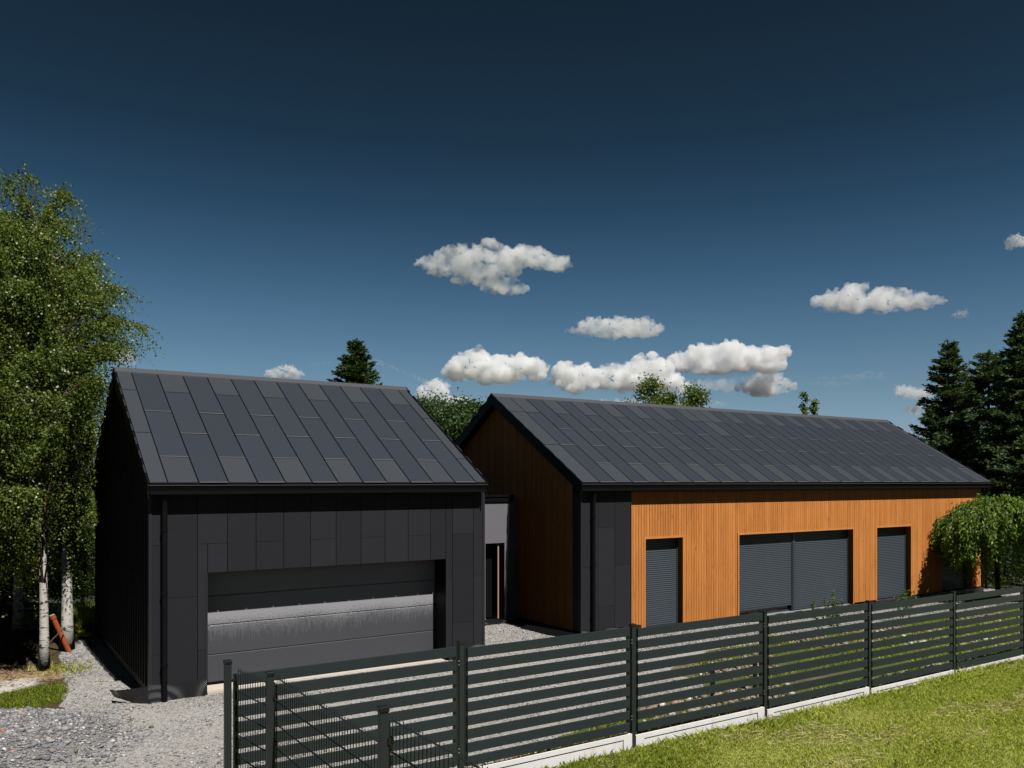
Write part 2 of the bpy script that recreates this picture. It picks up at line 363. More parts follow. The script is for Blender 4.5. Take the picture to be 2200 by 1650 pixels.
pm = gm.math('SUBTRACT', 1, gm.math('ADD', gm.math('POWER', gm.math('DIVIDE', gm.math('SUBTRACT', gm.sep('X'), .35), 1.8), 2), gm.math('POWER', gm.math('DIVIDE', gm.math('SUBTRACT', gm.sep('Y'), 15.2), 2.), 2)))
grav = gm.mix(gm.math('MULTIPLY', gm.math('ADD', pm, gm.math('MULTIPLY', wob0 := gm.math('SUBTRACT', gm.noise(5, 4), .5), .8)), 6, True), grav, gm.mix(gm.noise(20, 3), (.17, .17, .175), (.33, .32, .31)))
grassc = gm.mix(gm.noise(6, 5), (.055, .08, .015), (.15, .17, .045))
soilc = gm.mix(gm.noise(9, 5, .65), (.20, .13, .07), (.58, .40, .23))
forestc = gm.mix(gm.noise(5, 5, .65), (.035, .026, .016), (.14, .10, .055))
sandc = gm.mix(gm.noise(12, 4), (.48, .44, .37), (.70, .66, .60))
wob = gm.math('MULTIPLY', gm.math('SUBTRACT', gm.noise(7, 5, .7), .5), .9)
def zm(a, gain=3.):
    return gm.math('ADD', gm.math('MULTIPLY', gm.math('SUBTRACT', gm.math('ADD', gm.attr(a), wob), .5), gain), .5, True)
c = forestc
c = gm.mix(zm('z_soil'), c, soilc); c = gm.mix(zm('z_garden'), c, gm.mix(gm.noise(14, 5, .7), (.10, .075, .045), (.30, .23, .15)))
c = gm.mix(zm('z_grass'), c, grassc); c = gm.mix(zm('z_sand'), c, sandc); c = gm.mix(zm('z_gravel', 6), c, grav)
gm.color(c)
gm.bump(gm.math('ADD', gm.math('MULTIPLY', gm.voro(33), .6), gm.noise(18, 5, .7)), .9, .03)
X, Y, F = grid(-8, 40, 4.5, 32, .12); g, gr, sa, so = zone(X, Y)
garden = ((X > 4) & (Y < 16) & (Y > 8)).astype(float)
near = np_mesh('ground', np.stack([X, Y, hgt(X, Y)], 1), F, gm, vattr=dict(z_gravel=g, z_grass=gr, z_sand=sa, z_soil=so, z_garden=garden), smooth=True)
tag(near, kind='structure')
# the wide country round the plot, one sheet with a hole where the plot lies
def far_ground():
    xs = [-900, -8, 40, 900]; ys = [-300, 4.5, 32, 1500]; v = []; f = []
    hx = [-900, -200, -60, -20, -8, 4, 16, 28, 40, 60, 120, 300, 900]; hy = [-300, -60, -10, 4.5, 13.5, 22.5, 32, 50, 90, 200, 600, 1500]
    XX, YY = np.meshgrid(np.array(hx, float), np.array(hy, float)); n, k = XX.shape
    Z = hgt(XX, YY); Z = np.where((XX < -7) | (XX > 39) | (YY > 31), .1, Z)-.06
    idx = np.arange(n*k).reshape(n, k); F = []
    for j in range(n-1):
        for i in range(k-1):
            if hx[i] >= -8 and hx[i+1] <= 40 and hy[j] >= 4.5 and hy[j+1] <= 32: continue
            F.append((idx[j, i], idx[j, i+1], idx[j+1, i+1], idx[j+1, i]))
    o = np_mesh('ground', np.stack([XX.ravel(), YY.ravel(), Z.ravel()], 1), F, gm, vattr=dict(z_gravel=0*XX.ravel(), z_grass=0*XX.ravel()+.95, z_sand=0*XX.ravel(), z_soil=0*XX.ravel(), z_garden=0*XX.ravel()))
    tag(o, kind='structure')
far_ground()
# lawn sheet of the neighbouring plot in front of the fence
lm = Mat('lawn_soil', rough=.95, spec=.1)
c = lm.mix(lm.noise(2, 5), (.22, .26, .045), (.42, .43, .13)); c = lm.mix(lm.ramp(lm.noise(1.3, 5, .7), [(.55, 0.), (.7, .8)]), c, (.34, .27, .14)); lm.color(c); lm.bump(lm.noise(30, 4), .8, .03)
X, Y, F = grid(2.2, 39.5, -4, 7.9, .15)
lawn = np_mesh('lawn', np.stack([X, Y, hgt(X, Y)+.012], 1), F, lm, smooth=True); tag(lawn, kind='structure')

# ---- loose stones
ico_v = np.array([(0, 0, 1), (.894, 0, .447), (.276, .851, .447), (-.724, .526, .447), (-.724, -.526, .447), (.276, -.851, .447),
                  (.724, .526, -.447), (-.276, .851, -.447), (-.894, 0, -.447), (-.276, -.851, -.447), (.724, -.526, -.447), (0, 0, -1)])
ico_f = np.array([(0, 1, 2), (0, 2, 3), (0, 3, 4), (0, 4, 5), (0, 5, 1), (1, 6, 2), (2, 7, 3), (3, 8, 4), (4, 9, 5), (5, 10, 1),
                  (6, 7, 2), (7, 8, 3), (8, 9, 4), (9, 10, 5), (10, 6, 1), (11, 7, 6), (11, 8, 7), (11, 9, 8), (11, 10, 9), (11, 6, 10)])
oct_v = np.array([(1, 0, 0), (-1, 0, 0), (0, 1, 0), (0, -1, 0), (0, 0, 1), (0, 0, -1)], float)
oct_f = np.array([(0, 2, 4), (2, 1, 4), (1, 3, 4), (3, 0, 4), (2, 0, 5), (1, 2, 5), (3, 1, 5), (0, 3, 5)])
def stones(x, y, size, rg, flat=.6, tv=ico_v, tf=ico_f, sink=.2):
    n = len(x); V = np.repeat(tv[None], n, 0)*(1+rg.uniform(-.28, .28, (n, len(tv), 1)))
    V = V*np.stack([rg.uniform(.7, 1.3, n), rg.uniform(.6, 1, n), rg.uniform(.5, 1, n)*flat], 1)[:, None]
    a = rg.uniform(0, 6.28, n); t = rg.uniform(-.5, .5, n); ca, sa = np.cos(a)[:, None], np.sin(a)[:, None]; ct, s_t = np.cos(t)[:, None], np.sin(t)[:, None]
    Y_ = V[..., 1]*ct-V[..., 2]*s_t; Z_ = V[..., 1]*s_t+V[..., 2]*ct; X_ = V[..., 0]
    V = np.stack([X_*ca-Y_*sa, X_*sa+Y_*ca, Z_], -1)*(size/2)[:, None, None]
    V = V+np.stack([x, y, hgt(x, y)+size*(.5-sink)*flat*.6], 1)[:, None]
    F = tf[None]+(np.arange(n)*len(tv))[:, None, None]
    return V.reshape(-1, 3), F.reshape(-1, 3), np.repeat(rg.uniform(0, 1, n), len(tf))
def gather(name, parts, mat, parent=None, **kw):
    V = []; F = []; r_ = []; n = 0
    for v, f, q in parts: V.append(v); F.append(f+n); r_.append(q); n += len(v)
    return np_mesh(name, np.concatenate(V), np.concatenate(F), mat, parent, face_rnd=np.concatenate(r_), **kw)
rg = np.random.default_rng(3)
# yard gravel
x = rg.uniform(-1.5, 13, 150000); y = rg.uniform(8.6, 25, 150000); z_ = zone(x, y)[0]
inside = (x > 2.85) & (x < 10.2) & (y > 16.75)
dens = np.clip(.22+.75*smooth01(vnoise(x, y, 1.2, 44), -.1, .6)+.5*np.exp(-((y-16.4)/.45)**2)+.35*(x < 2.8)*(y > 16.5), 0, 1)
k = (z_ > .5) & ~inside & (rg.uniform(size=len(x)) < dens*.95)
x, y = x[k], y[k]; sz = rg.lognormal(math.log(.026), .42, len(x)); near_g = stones(x, y, np.clip(sz, .012, .09), rg, .55, oct_v, oct_f)
x2 = rg.uniform(12.5, 33, 16000); y2 = rg.uniform(14.2, 16.9, 16000); k = zone(x2, y2)[0] > .5; far_g = stones(x2[k], y2[k], rg.uniform(.03, .07, k.sum()), rg, .55, oct_v, oct_f)
tag(gather('gravel', [near_g, far_g], M['stone']), kind='stuff')
# heap of crushed stone, lower left
a = rg.uniform(0, 6.28, 26000); q = np.sqrt(rg.uniform(0, 1, 26000))*1.2
x = .35+1.85*q*np.cos(a); y = 15.2+2.0*q*np.sin(a); k = rg.uniform(size=len(x)) < 1.55-q*1.25; x, y = x[k], y[k]
sz = np.clip(rg.lognormal(math.log(.034), .5, len(x)), .015, .15)
o = gather('gravel_heap', [stones(x, y, sz, rg, .7)], M['heap']); tag(o, kind='stuff')

# ------------------------------------------------------------------ roofs and houses
YE, YR, ZE, ZR = 16.55, 20.86, 4.0, 6.586     # front eave edge, ridge
def set_roof(ye, yr, zr):
    global YE, YR, ZR, YB, SLn, SU, NF
    YE, YR, ZR = ye, yr, zr; YB = 2*YR-YE
    SL = Vector((0, YE-YR, ZE-ZR)); SLn = SL.length; SU = SL/SLn          # down the front slope
    NF = Vector((0, -(ZR-ZE), YR-YE)).normalized()                         # its normal
set_roof(YE, YR, ZR)
PW = .5590
def roof(root, x_left, seam0, nstrip, x_right, start_type, odd=()):
    """tiles in strips; solar tiles are parts of their own"""
    plain = MB(); edges = MB()
    def tile(mb, xa, xb, t0, t1, r, lift=0):
        o = Vector((xa, YR, ZR))+SU*(t0*SLn)+NF*(.002+lift); mb.obox(o, Vector((xb-xa, 0, 0)), SU*((t1-t0)*SLn), NF*.022, r)
    gx = .014; gt = .0022
    def strip(xa, xb, cuts, kinds):
        for (a, b), kd in zip(zip(cuts[:-1], cuts[1:]), kinds):
            r = random.random()
            if kd == 'S':
                s = MB(); tile(s, xa+gx, xb-gx, a+gt, b-gt, r)
                so = s.build('solar_panel', M['solar'], root)
                o = Vector((xa+gx, YR, ZR))+SU*(b*SLn-.012)+NF*.025
                edges.obox(o, Vector((xb-xa-2*gx, 0, 0)), SU*.016, NF*.010, r)
                # frame line round the glass
                for u in (xa+gx+.02, (xa+xb)/2, xb-gx-.026):
                    o = Vector((u, YR, ZR))+SU*((a+gt*2)*SLn)+NF*.0245
                    plain.obox(o, Vector((.006, 0, 0)), SU*((b-a-gt*4)*SLn), NF*.002, 0.)
            else: tile(plain, xa+gx, xb-gx, a+gt, b-gt, r)
    random.seed(int(x_left*10))
    strip(x_left, seam0+.004, [0, .21, .605, 1], 'PPP')
    for i in range(nstrip):
        xa = seam0+i*PW; typ = (i+start_type) % 2
        if i in odd: strip(xa, xa+PW, [0, .21, .41, .803, 1], 'PPSP')
        elif typ == 0: strip(xa, xa+PW, [0, .014, .41, .803, 1], 'PSSP')
        else: strip(xa, xa+PW, [0, .21, .605, 1], 'PSS')
    strip(seam0+nstrip*PW, x_right, [0, .36, .78, 1], 'PPP')
    # back slope, plain strips
    SB = Vector((0, YB-YR, ZE-ZR)).normalized(); NB = Vector((0, ZR-ZE, YR-YE)).normalized()
    xs = [x_left]+[seam0+i*PW for i in range(nstrip+1)]+[x_right]
    for xa, xb in zip(xs[:-1], xs[1:]):
        plain.obox(Vector((xa+gx, YR, ZR))+NB*.002, Vector((xb-xa-2*gx, 0, 0)), SB*SLn, NB*.022, random.random())
    plain.build('roof_tiles', M['roof'], root); edges.build('tile_edge', M['edge'], root)
    # deck and ridge
    d = MB(); th = .20
    d.prism([(x_left+.01, YE, ZE), (x_left+.01, YR, ZR), (x_left+.01, YB, ZE), (x_left+.01, YB, ZE-th), (x_left+.01, YR, ZR-th*1.15), (x_left+.01, YE, ZE-th)], (x_right-x_left-.02, 0, 0))
    d.build('roof_deck', M['black'], root)
    rc = MB(); w = .13
    rc.prism([(x_left-.03, YR-w, ZR-w*.6+.045), (x_left-.03, YR, ZR+.075), (x_left-.03, YR+w, ZR-w*.6+.045), (x_left-.03, YR+w, ZR-w*.6+.02), (x_left-.03, YR, ZR+.05), (x_left-.03, YR-w, ZR-w*.6+.02)], (x_right-x_left+.06, 0, 0))
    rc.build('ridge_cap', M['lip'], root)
    # verge trims with small overlapping lugs
    for xv, sg in ((x_left, -1), (x_right, 1)):
        t = MB(); xo = xv-.028 if sg < 0 else xv+.003
        for (ya, za, yb, zb) in ((YE, ZE, YR, ZR), (YR, ZR, YB, ZE)):
            t.prism([(xo, ya, za+.035), (xo, yb, zb+.035), (xo, yb, zb-.27), (xo, ya, za-.27)], (.025, 0, 0))
        t.build('verge_trim', M['black'], root)
        lg = MB()
        for k in range(9):
            f = (k+.55)/9
            for (ya, za, yb, zb) in ((YE, ZE, YR, ZR), (YB, ZE, YR, ZR)):
                a = Vector((xo+sg*.012, ya+(yb-ya)*f, za+(zb-za)*f)); u = (Vector((0, yb-ya, zb-za))).normalized(); nn = NF if ya == YE else Vector((0, -NF.y, NF.z))
                lg.obox(a+nn*.03, Vector((.03, 0, 0)), u*.30, nn*.028)
        lg.build('verge_clip', M['dark'], root)
    # gutters front and back
    for yg, s_ in ((YE, -1), (YB, 1)):
        gu = MB(); prof = []
        y0 = yg+.10*-s_*-1 if False else yg
        a = .055
        ring = [(y0+s_*-.12, ZE-.045), (y0+s_*-.12, ZE-.19), (y0+s_*-.10, ZE-.205), (y0+s_*-.055, ZE-.205), (y0+s_*-.02, ZE-.18), (y0+s_*.035, ZE-.055), (y0+s_*.05, ZE-.035), (y0+s_*.03, ZE-.035), (y0+s_*-.03, ZE-.17), (y0+s_*-.08, ZE-.185), (y0+s_*-.10, ZE-.045)]
        gu.prism([(x_left-.03, yy, zz) for yy, zz in ring], (x_right-x_left+.06, 0, 0))
        gu.box(x_left-.04, x_left-.03, min(y0-s_*.12, y0+s_*.03), max(y0-s_*.12, y0+s_*.03), ZE-.205, ZE-.035)
        gu.box(x_right+.03, x_right+.04, min(y0-s_*.12, y0+s_*.03), max(y0-s_*.12, y0+s_*.03), ZE-.205, ZE-.035)
        gu.build('gutter', M['gutter'], root)
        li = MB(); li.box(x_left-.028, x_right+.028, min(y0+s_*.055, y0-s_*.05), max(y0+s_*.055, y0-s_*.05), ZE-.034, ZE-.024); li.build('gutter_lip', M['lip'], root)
def zroof(y): return ZE+(ZR-ZE)*(1-abs(y-YR)/(YR-YE))

def panel_wall(mb, x0, x1, seams, ztop, zbot, yf, openings, first_odd=0):
    """front cladding: flat lapped panels with thin joints. openings: (xa, xb, zt)"""
    xs = [x0]+[s for s in seams if x0+.05 < s < x1-.05]+[x1]
    for i, (a, b) in enumerate(zip(xs[:-1], xs[1:])):
        js = [1.82] if (i+first_odd) % 2 else [.77, 2.83]
        cuts = [zbot]+js+[ztop]
        for za, zb in zip(cuts[:-1], cuts[1:]):
            segs = [(a, b, za, zb)]
            for (oa, ob, ot) in openings:
                new = []
                for (p, q_, u, v) in segs:
                    if q_ <= oa or p >= ob or u >= ot: new.append((p, q_, u, v)); continue
                    if v > ot: new.append((max(p, oa), min(q_, ob), ot, v))
                    if p < oa: new.append((p, oa, u, v))
                    if q_ > ob: new.append((ob, q_, u, v))
                segs = new
            r = random.random()
            for (p, q_, u, v) in segs:
                if q_-p < .02: continue
                mb.box(p+.006, q_-.006, yf, yf+.022, u+.003, v-.003, r)
# ---------------- garage
gx0, gx1 = 2.83, 10.17
garage = empty('garage', (6.5, 16.8, 0), 'black gabled garage with solar tile roof and wide grey door, left of the timber house', 'garage')
roof(garage, 2.78, 3.10, 12, 10.08, 0)
DX0, DX1, DZ = 3.88, 9.152, 2.262
b = MB()   # structural walls
b.box(gx0+.03, DX0-.02, 16.83, 17.0, -.3, 3.85); b.box(DX1+.02, gx1-.03, 16.83, 17.0, -.3, 3.85); b.box(DX0-.02, DX1+.02, 16.83, 17.0, DZ+.02, 3.85)
b.prism([(gx1-.2, 16.83, -.3), (gx1-.2, 24.9, -.3), (gx1-.2, 24.9, 3.85), (gx1-.2, YR, zroof(YR)-.25), (gx1-.2, 16.83, 3.85)], (.17, 0, 0))
b.prism([(gx0+.03, 17.0, -.3), (gx0+.03, 24.9, -.3), (gx0+.03, 24.9, 3.85), (gx0+.03, YR, zroof(YR)-.25), (gx0+.03, 17.0, 3.85)], (.17, 0, 0))
b.box(gx0+.03, gx1-.03, 24.75, 24.9, -.3, 3.85)
b.build('wall', M['black'], garage)
c = MB(); random.seed(4)
panel_wall(c, gx0, gx1, [3.13+.563*i for i in range(14)], 3.86, .16, 16.80, [(DX0, DX1, DZ)])
c.build('wall_cladding', M['panel'], garage)
c = MB(); # left and right gable standing seams
for xw, s_ in ((gx0, -1), (gx1, 1)):
    for i in range(29):
        y0 = 16.86+i*.28; y1 = min(y0+.27, 24.9); zt = min(zroof(y0), zroof(y1))-.22
        xa, xb = (xw, xw+.025) if s_ < 0 else (xw-.025, xw); c.box(xa, xb, y0, y1, .12, zt, random.random())
        xa, xb = (xw-.025, xw) if s_ < 0 else (xw, xw+.025); c.box(xa, xb, y0, y0+.022, .12, zt-.02, .5)
c.build('gable_cladding', M['panel'], garage)
t = MB(); t.box(gx0-.02, gx0+.035, 16.785, 16.85, .14, 3.84); t.box(gx1-.035, gx1+.02, 16.785, 16.85, .14, 3.84)
t.box(DX0-.035, DX0, 16.79, 16.83, .12, DZ); t.box(DX1, DX1+.05, 16.79, 16.83, .12, DZ)
t.build('corner_trim', M['dark'], garage)
# soffit
t = MB(); t.box(2.80, 10.06, 16.66, 16.80, 3.79, 3.81); t.build('soffit', M['black'], garage)
# reveal and door
t = MB(); t.box(DX0-.02, DX0, 16.83, 17.40, -.1, DZ); t.box(DX1, DX1+.02, 16.83, 17.40, -.1, DZ); t.box(DX0, DX1, 16.83, 17.40, DZ, DZ+.02)
t.build('door_reveal', M['black'], garage)
YD = 17.354
dr = MB(); zj = [-.02, .54, 1.14, 1.73, 2.32]
for a, b_ in zip(zj[:-1], zj[1:]):
    dr.prism([(DX0, YD, a+.018), (DX0, YD+.012, a+.004), (DX0, YD+.04, a+.002), (DX0, YD+.04, b_-.002), (DX0, YD+.012, b_-.002), (DX0, YD, b_-.012)], (DX1-DX0, 0, 0))
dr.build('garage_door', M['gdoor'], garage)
t = MB(); t.box(DX0, DX1, YD-.02, YD+.03, -.055, -.022); t.build('door_seal', M['black'], garage)
t = MB(); t.box(DX0, DX1, 16.86, YD+.1, -.3, -.058); t.box(DX0, DX1, 16.80, 16.86, -.3, -.07); t.build('door_threshold', M['stonesill'], garage)
# downpipe
def downpipe(root, x, y, zb, zt=3.8):
    p = MB(); p.tube([(x, y, zb), (x, y, zt-.35), (x, y-.01, zt-.2), (x, y-.03, zt-.04), (x, y-.03, zt+.02)], .052, 14)
    for zz in (.55, 1.9, 3.1): p.tube([(x, y, zz), (x, y, zz+.05)], .062, 14)
    p.build('downpipe', M['black'], root, smooth=False)
downpipe(garage, 3.075, 16.70, -.12)
# dimpled membrane along the base
def membrane(root, pts, z0, z1, seed, parent_name='foundation_membrane'):
    r = np.random.default_rng(seed); n = 40*len(pts); P = []
    seg = np.array(pts, float); d = np.r_[0, np.cumsum(np.linalg.norm(np.diff(seg, axis=0), axis=1))]
    s_ = np.linspace(0, d[-1], n); xs = np.interp(s_, d, seg[:, 0]); ys = np.interp(s_, d, seg[:, 1])
    rows = 7; V = []; 
    for j in range(rows):
        t_ = j/(rows-1); w = .02+.05*(1-t_)*(1+np.sin(s_*5+seed)); V.append(np.stack([xs, ys-w*.9, z0+(z1-z0)*t_+.025*np.sin(s_*7+seed)*(t_ > .5)], 1))
    V = np.concatenate(V); F = [(j*n+i, j*n+i+1, (j+1)*n+i+1, (j+1)*n+i) for j in range(rows-1) for i in range(n-1)]
    return np_mesh(parent_name, V, F, M['membrane'], root, smooth=True)
membrane(garage, [(2.80, 16.79), (3.86, 16.79)], -.28, .19, 1)
membrane(garage, [(9.2, 16.79), (10.2, 16.79)], -.15, .2, 3)
# loose flap of membrane standing off the left corner
V = []; n = 26
for i in range(n):
    u = i/(n-1); px = 2.80-.50*u**.8; py = 16.78+.62*u; bt = -.16+.10*u; tp = .19-.10*u
    for t_ in np.linspace(0, 1, 6): V.append((px-.16*t_*math.sin(u*2.4)+.05*math.sin(9*u)*t_, py-.05*t_*math.sin(u*3), bt+(tp-bt)*t_))
F = [(i*6+j, (i+1)*6+j, (i+1)*6+j+1, i*6+j+1) for i in range(n-1) for j in range(5)]
np_mesh('membrane_flap', V, F, M['membrane'], garage, smooth=True)

# ---------------- link building between the two
linkb = empty('link_building', (11.6, 20, 0), 'low flat roofed grey plaster link with a dark doorway between garage and timber house', 'building')
t = MB(); t.box(10.2, 12.16, 20.0, 20.25, -.3, 3.6); t.box(12.80, 13.22, 20.0, 20.25, -.3, 3.6); t.box(12.16, 12.80, 20.0, 20.25, 2.29, 3.6)
t.build('wall', M['plaster'], linkb)
t = MB(); t.box(10.2, 13.22, 20.25, 24.0, 3.3, 3.5); t.box(10.2, 13.22, 23.8, 24.0, -.3, 3.3); t.build('roof', M['black'], linkb)
t = MB(); t.box(10.18, 13.09, 19.93, 20.3, 3.605, 3.655); t.build('roof_flashing', M['gutter'], linkb)
t = MB(); t.box(10.2, 13.07, 19.955, 19.998, 3.47, 3.60); t.build('fascia', M['black'], linkb)
t = MB(); t.box(12.10, 12.155, 20.26, 21.2, -.1, 2.3); t.box(12.805, 12.86, 20.26, 21.2, -.1, 2.3); t.box(10.3, 12.9, 21.15, 21.2, -.1, 2.4); t.build('door_reveal', M['black'], linkb)
t = MB(); t.box(12.17, 12.56, 20.30, 20.36, .14, 2.27); t.build('door', M['black'], linkb)
t = MB(); t.box(12.605, 12.645, 20.06, 20.10, .13, 2.27); t.build('door_trim', Mat('pale_wood_trim', (.55, .32, .13), .6), linkb)
membrane(linkb, [(10.2, 19.98), (12.9, 19.98)], -.2, .14, 6)

# ---------------- main house
YM = 16.95
house = empty('timber_house', (23, 16.95, 0), 'long gabled house clad in orange timber with solar tile roof and closed shutters', 'house')
mx0, mx1 = 13.03, 32.95
set_roof(16.70, 21.05, 6.60)
roof(house, mx0, 13.60, 34, 32.95, 1, odd=(13,))
OP = [(15.405, 16.805, 2.47), (19.108, 24.626, 2.455), (25.95, 27.968, 2.455), (29.934, 31.99, 2.40)]
WX0, WX1 = 14.86, 32.755
zf = .02
t = MB(); prev = mx0+.28
for (a, b_, ot) in OP: t.box(prev, a-.03, YM+.03, YM+.2, -.3, 3.85); t.box(a-.03, b_+.03, YM+.03, YM+.2, ot+.03, 3.85); t.box(a-.03, b_+.03, YM+.03, YM+.25, -.3, -.06); prev = b_+.03
t.box(prev, mx1-.15, YM+.03, YM+.2, -.3, 3.85)
GX = 13.25
t.prism([(GX+.03, YM+.2, -.3), (GX+.03, 24.9, -.3), (GX+.03, 24.9, 3.85), (GX+.03, YR, zroof(YR)-.25), (GX+.03, YM+.2, 3.85)], (.17, 0, 0))
t.prism([(mx1-.35, YM+.2, -.3), (mx1-.35, 24.9, -.3), (mx1-.35, 24.9, 3.85), (mx1-.35, YR, zroof(YR)-.25), (mx1-.35, YM+.2, 3.85)], (.17, 0, 0))
t.box(GX+.03, mx1-.2, 24.75, 24.9, -.3, 3.85)
t.box(mx0+.3, mx1-.2, YM+.035, YM+.2, -.6, -.3)
t.build('wall', M['black'], house)
# timber boards, front
t = MB(); random.seed(9)
bw = .0995; n = int((WX1-WX0)/bw)
for i in range(n):
    a = WX0+i*bw; b_ = a+bw-.0065; r = random.random()*.75+.25*random.random(); mid = (a+b_)/2; segs = [(a, b_, .0, 3.86)]
    for (oa, ob, ot) in OP:
        oa -= .06; ob += .06; ot += .06
        new = []
        for (p, q_, u, v) in segs:
            if q_ <= oa or p >= ob or u >= ot: new.append((p, q_, u, v)); continue
            new.append((p, q_, ot, v))
            if p < oa: new.append((p, oa, u, ot))
            if q_ > ob: new.append((ob, q_, u, ot))
        segs = new
    for (p, q_, u, v) in segs:
        if q_-p < .012: continue
        yo = YM+random.uniform(0, .002)
        t.prism([(p, yo+.005, u), (p+.005, yo, u), (q_-.005, yo, u), (q_, yo+.005, u), (q_, yo+.022, u), (p, yo+.022, u)], (0, 0, v-u), r)
t.build('timber_cladding', M['wood'], house)
t = MB(); # casing round the openings and reveals
for (a, b_, ot) in OP:
    t.box(a-.06, a, YM-.006, YM+.24, -.03, ot+.06, .75); t.box(b_, b_+.06, YM-.006, YM+.24, -.03, ot+.06, .55); t.box(a, b_, YM-.006, YM+.24, ot, ot+.06, .8)
t.build('window_casing', M['wood'], house)
# gable boards
t = MB()
y = YM+.42
while y < 24.6:
    zt = min(zroof(y), zroof(y+.09))-.24; t.box(GX, GX+.022, y, y+.088, .10, zt, random.random()); t.box(mx1-.175, mx1-.153, y, y+.088, .10, zt, random.random()); y += .0985
t.build('gable_cladding', M['wood'], house)
# metal clad corners
t = MB(); panel_wall(t, 13.17, WX0-.03, [13.709, 14.276], 3.86, .16, YM-.05, [], 1)
t.box(GX-.012, GX+.022, YM-.03, YM+.41, .12, 3.75, .3)
t.build('wall_cladding', M['panel'], house)
t = MB(); t.box(WX0-.03, WX0-.006, YM-.055, YM+.03, .1, 3.85); t.box(13.14, 13.172, YM-.058, YM+.0, .12, 3.82); t.box(WX1+.004, WX1+.035, YM-.02, YM+.03, 0, 3.85); t.box(WX1+.06, mx1-.15, YM-.03, YM+.02, -.1, 3.85)
t.box(GX-.02, GX+.02, YM+.39, YM+.42, .1, zroof(YM+.4)-.3)
t.build('corner_trim', M['dark'], house)
t = MB(); t.box(13.0, 32.9, YE+.02, YM, 3.79, 3.81); t.build('soffit', M['black'], house)
downpipe(house, 13.50, YM-.13, .0); downpipe(house, 32.86, YM-.10, -.1)
t = MB(); t.tube([(17.72, 16.86, 3.785), (17.72, 16.86, 3.80)], .05, 14); t.build('eave_spotlight', Mat('lamp_white', (.85, .82, .74), .4), house)
# roller shutters
YS = YM+.205
def shutter(xa, xb, z0, z1):
    s = MB(); n = int((z1-z0)/.056); p = (z1-z0)/n
    for i in range(n):
        za = z0+i*p
        s.prism([(xa, YS+.012, za), (xa, YS+.002, za+p*.14), (xa, YS-.003, za+p*.5), (xa, YS+.002, za+p*.84), (xa, YS+.012, za+p*.98)], (xb-xa, 0, 0))
    s.box(xa, xb, YS-.006, YS+.014, z0-.05, z0-.002)
    s.build('roller_shutter', M['shutter'], house)
for k, (a, b_, ot) in enumerate(OP):
    fr = MB(); parts = [(a, b_)] if k != 1 else [(a, 21.77), (21.86, b_)]
    for (p, q_) in parts:
        z0 = .16 if (k == 1 and p < 20) else .0
        shutter(p+.045, q_-.045, z0+.03, ot-.004)
        fr.box(p+.002, p+.045, YS-.02, YS+.05, -.05, ot-.003); fr.box(q_-.045, q_-.002, YS-.02, YS+.05, -.05, ot-.003)
    if k == 1: fr.box(21.772, 21.858, YS-.035, YS+.05, -.05, ot-.003)
    fr.build('window_frame', M['frame'], house)
    g_ = MB(); g_.box(a+.05, b_-.05, YS+.07, YS+.09, -.05, ot-.05); g_.build('window_glass', Mat('glass_dark', (.02, .025, .03), .08, .8), house)
    s_ = MB(); s_.box(a+.002, b_-.002, YM+.03 if k == 1 else YM-.01, YS+.07, -.085, -.052); s_.build('window_sill', M['frame'] if k != 1 else M['sill'], house)
membrane(house, [(13.15, YM-.03), (15.2, YM-.03)], -.12, .17, 8)
membrane(house, [(15.2, YM-.01), (32.8, YM-.01)], -.42, -.04, 12)
t = MB(); t.prism([(GX-.03, YM+.2, .12), (GX-.45, YM+.1, .0), (GX-.55, 19.0, -.02), (GX-.35, 19.9, .04), (GX-.03, 19.9, .12)], (0, 0, .02)); t.build('membrane_apron', M['black'], house)

# ------------------------------------------------------------------ slat fence
FX = [2.01, 4.51, 7.01, 9.51, 12.01, 14.51, 17.01, 19.51, 22.01, 24.51, 27.01, 29.51]
def fy(x): return 7.924+(x-2.01)*.0069
PT = [2.384, 2.296, 2.248, 2.198, 2.146, 2.112, 2.063, 2.02, 1.98, 1.95, 1.92, 1.9]      # post tops
TT = [2.248, 2.214, 2.183, 2.115, 2.075, 2.03, 1.985, 1.945, 1.905, 1.875, 1.85]              # panel tops
BT = [.90, .875, .835, .78, .735, .71, .68, .66, .64, .63, .62]                        # base plate tops
slat_fence = empty('slat_fence', (2.01, 7.92, .6), 'dark grey horizontal slat fence on pale concrete base boards along the lawn', 'fence')
for i, x in enumerate(FX):
    y = fy(x); p = MB(); p.box(x-.03, x+.03, y-.03, y+.03, .45, PT[i]-.02); po = p.build('fence_post', M['fence_post'], slat_fence, bevel=.004)
    cpm = MB(); cpm.box(x-.035, x+.035, y-.035, y+.035, PT[i]-.035, PT[i]); cpo = cpm.build('post_cap', M['fence_black'], slat_fence, bevel=.006)
    cpo.parent = po; cpo.location = (0, 0, 0)
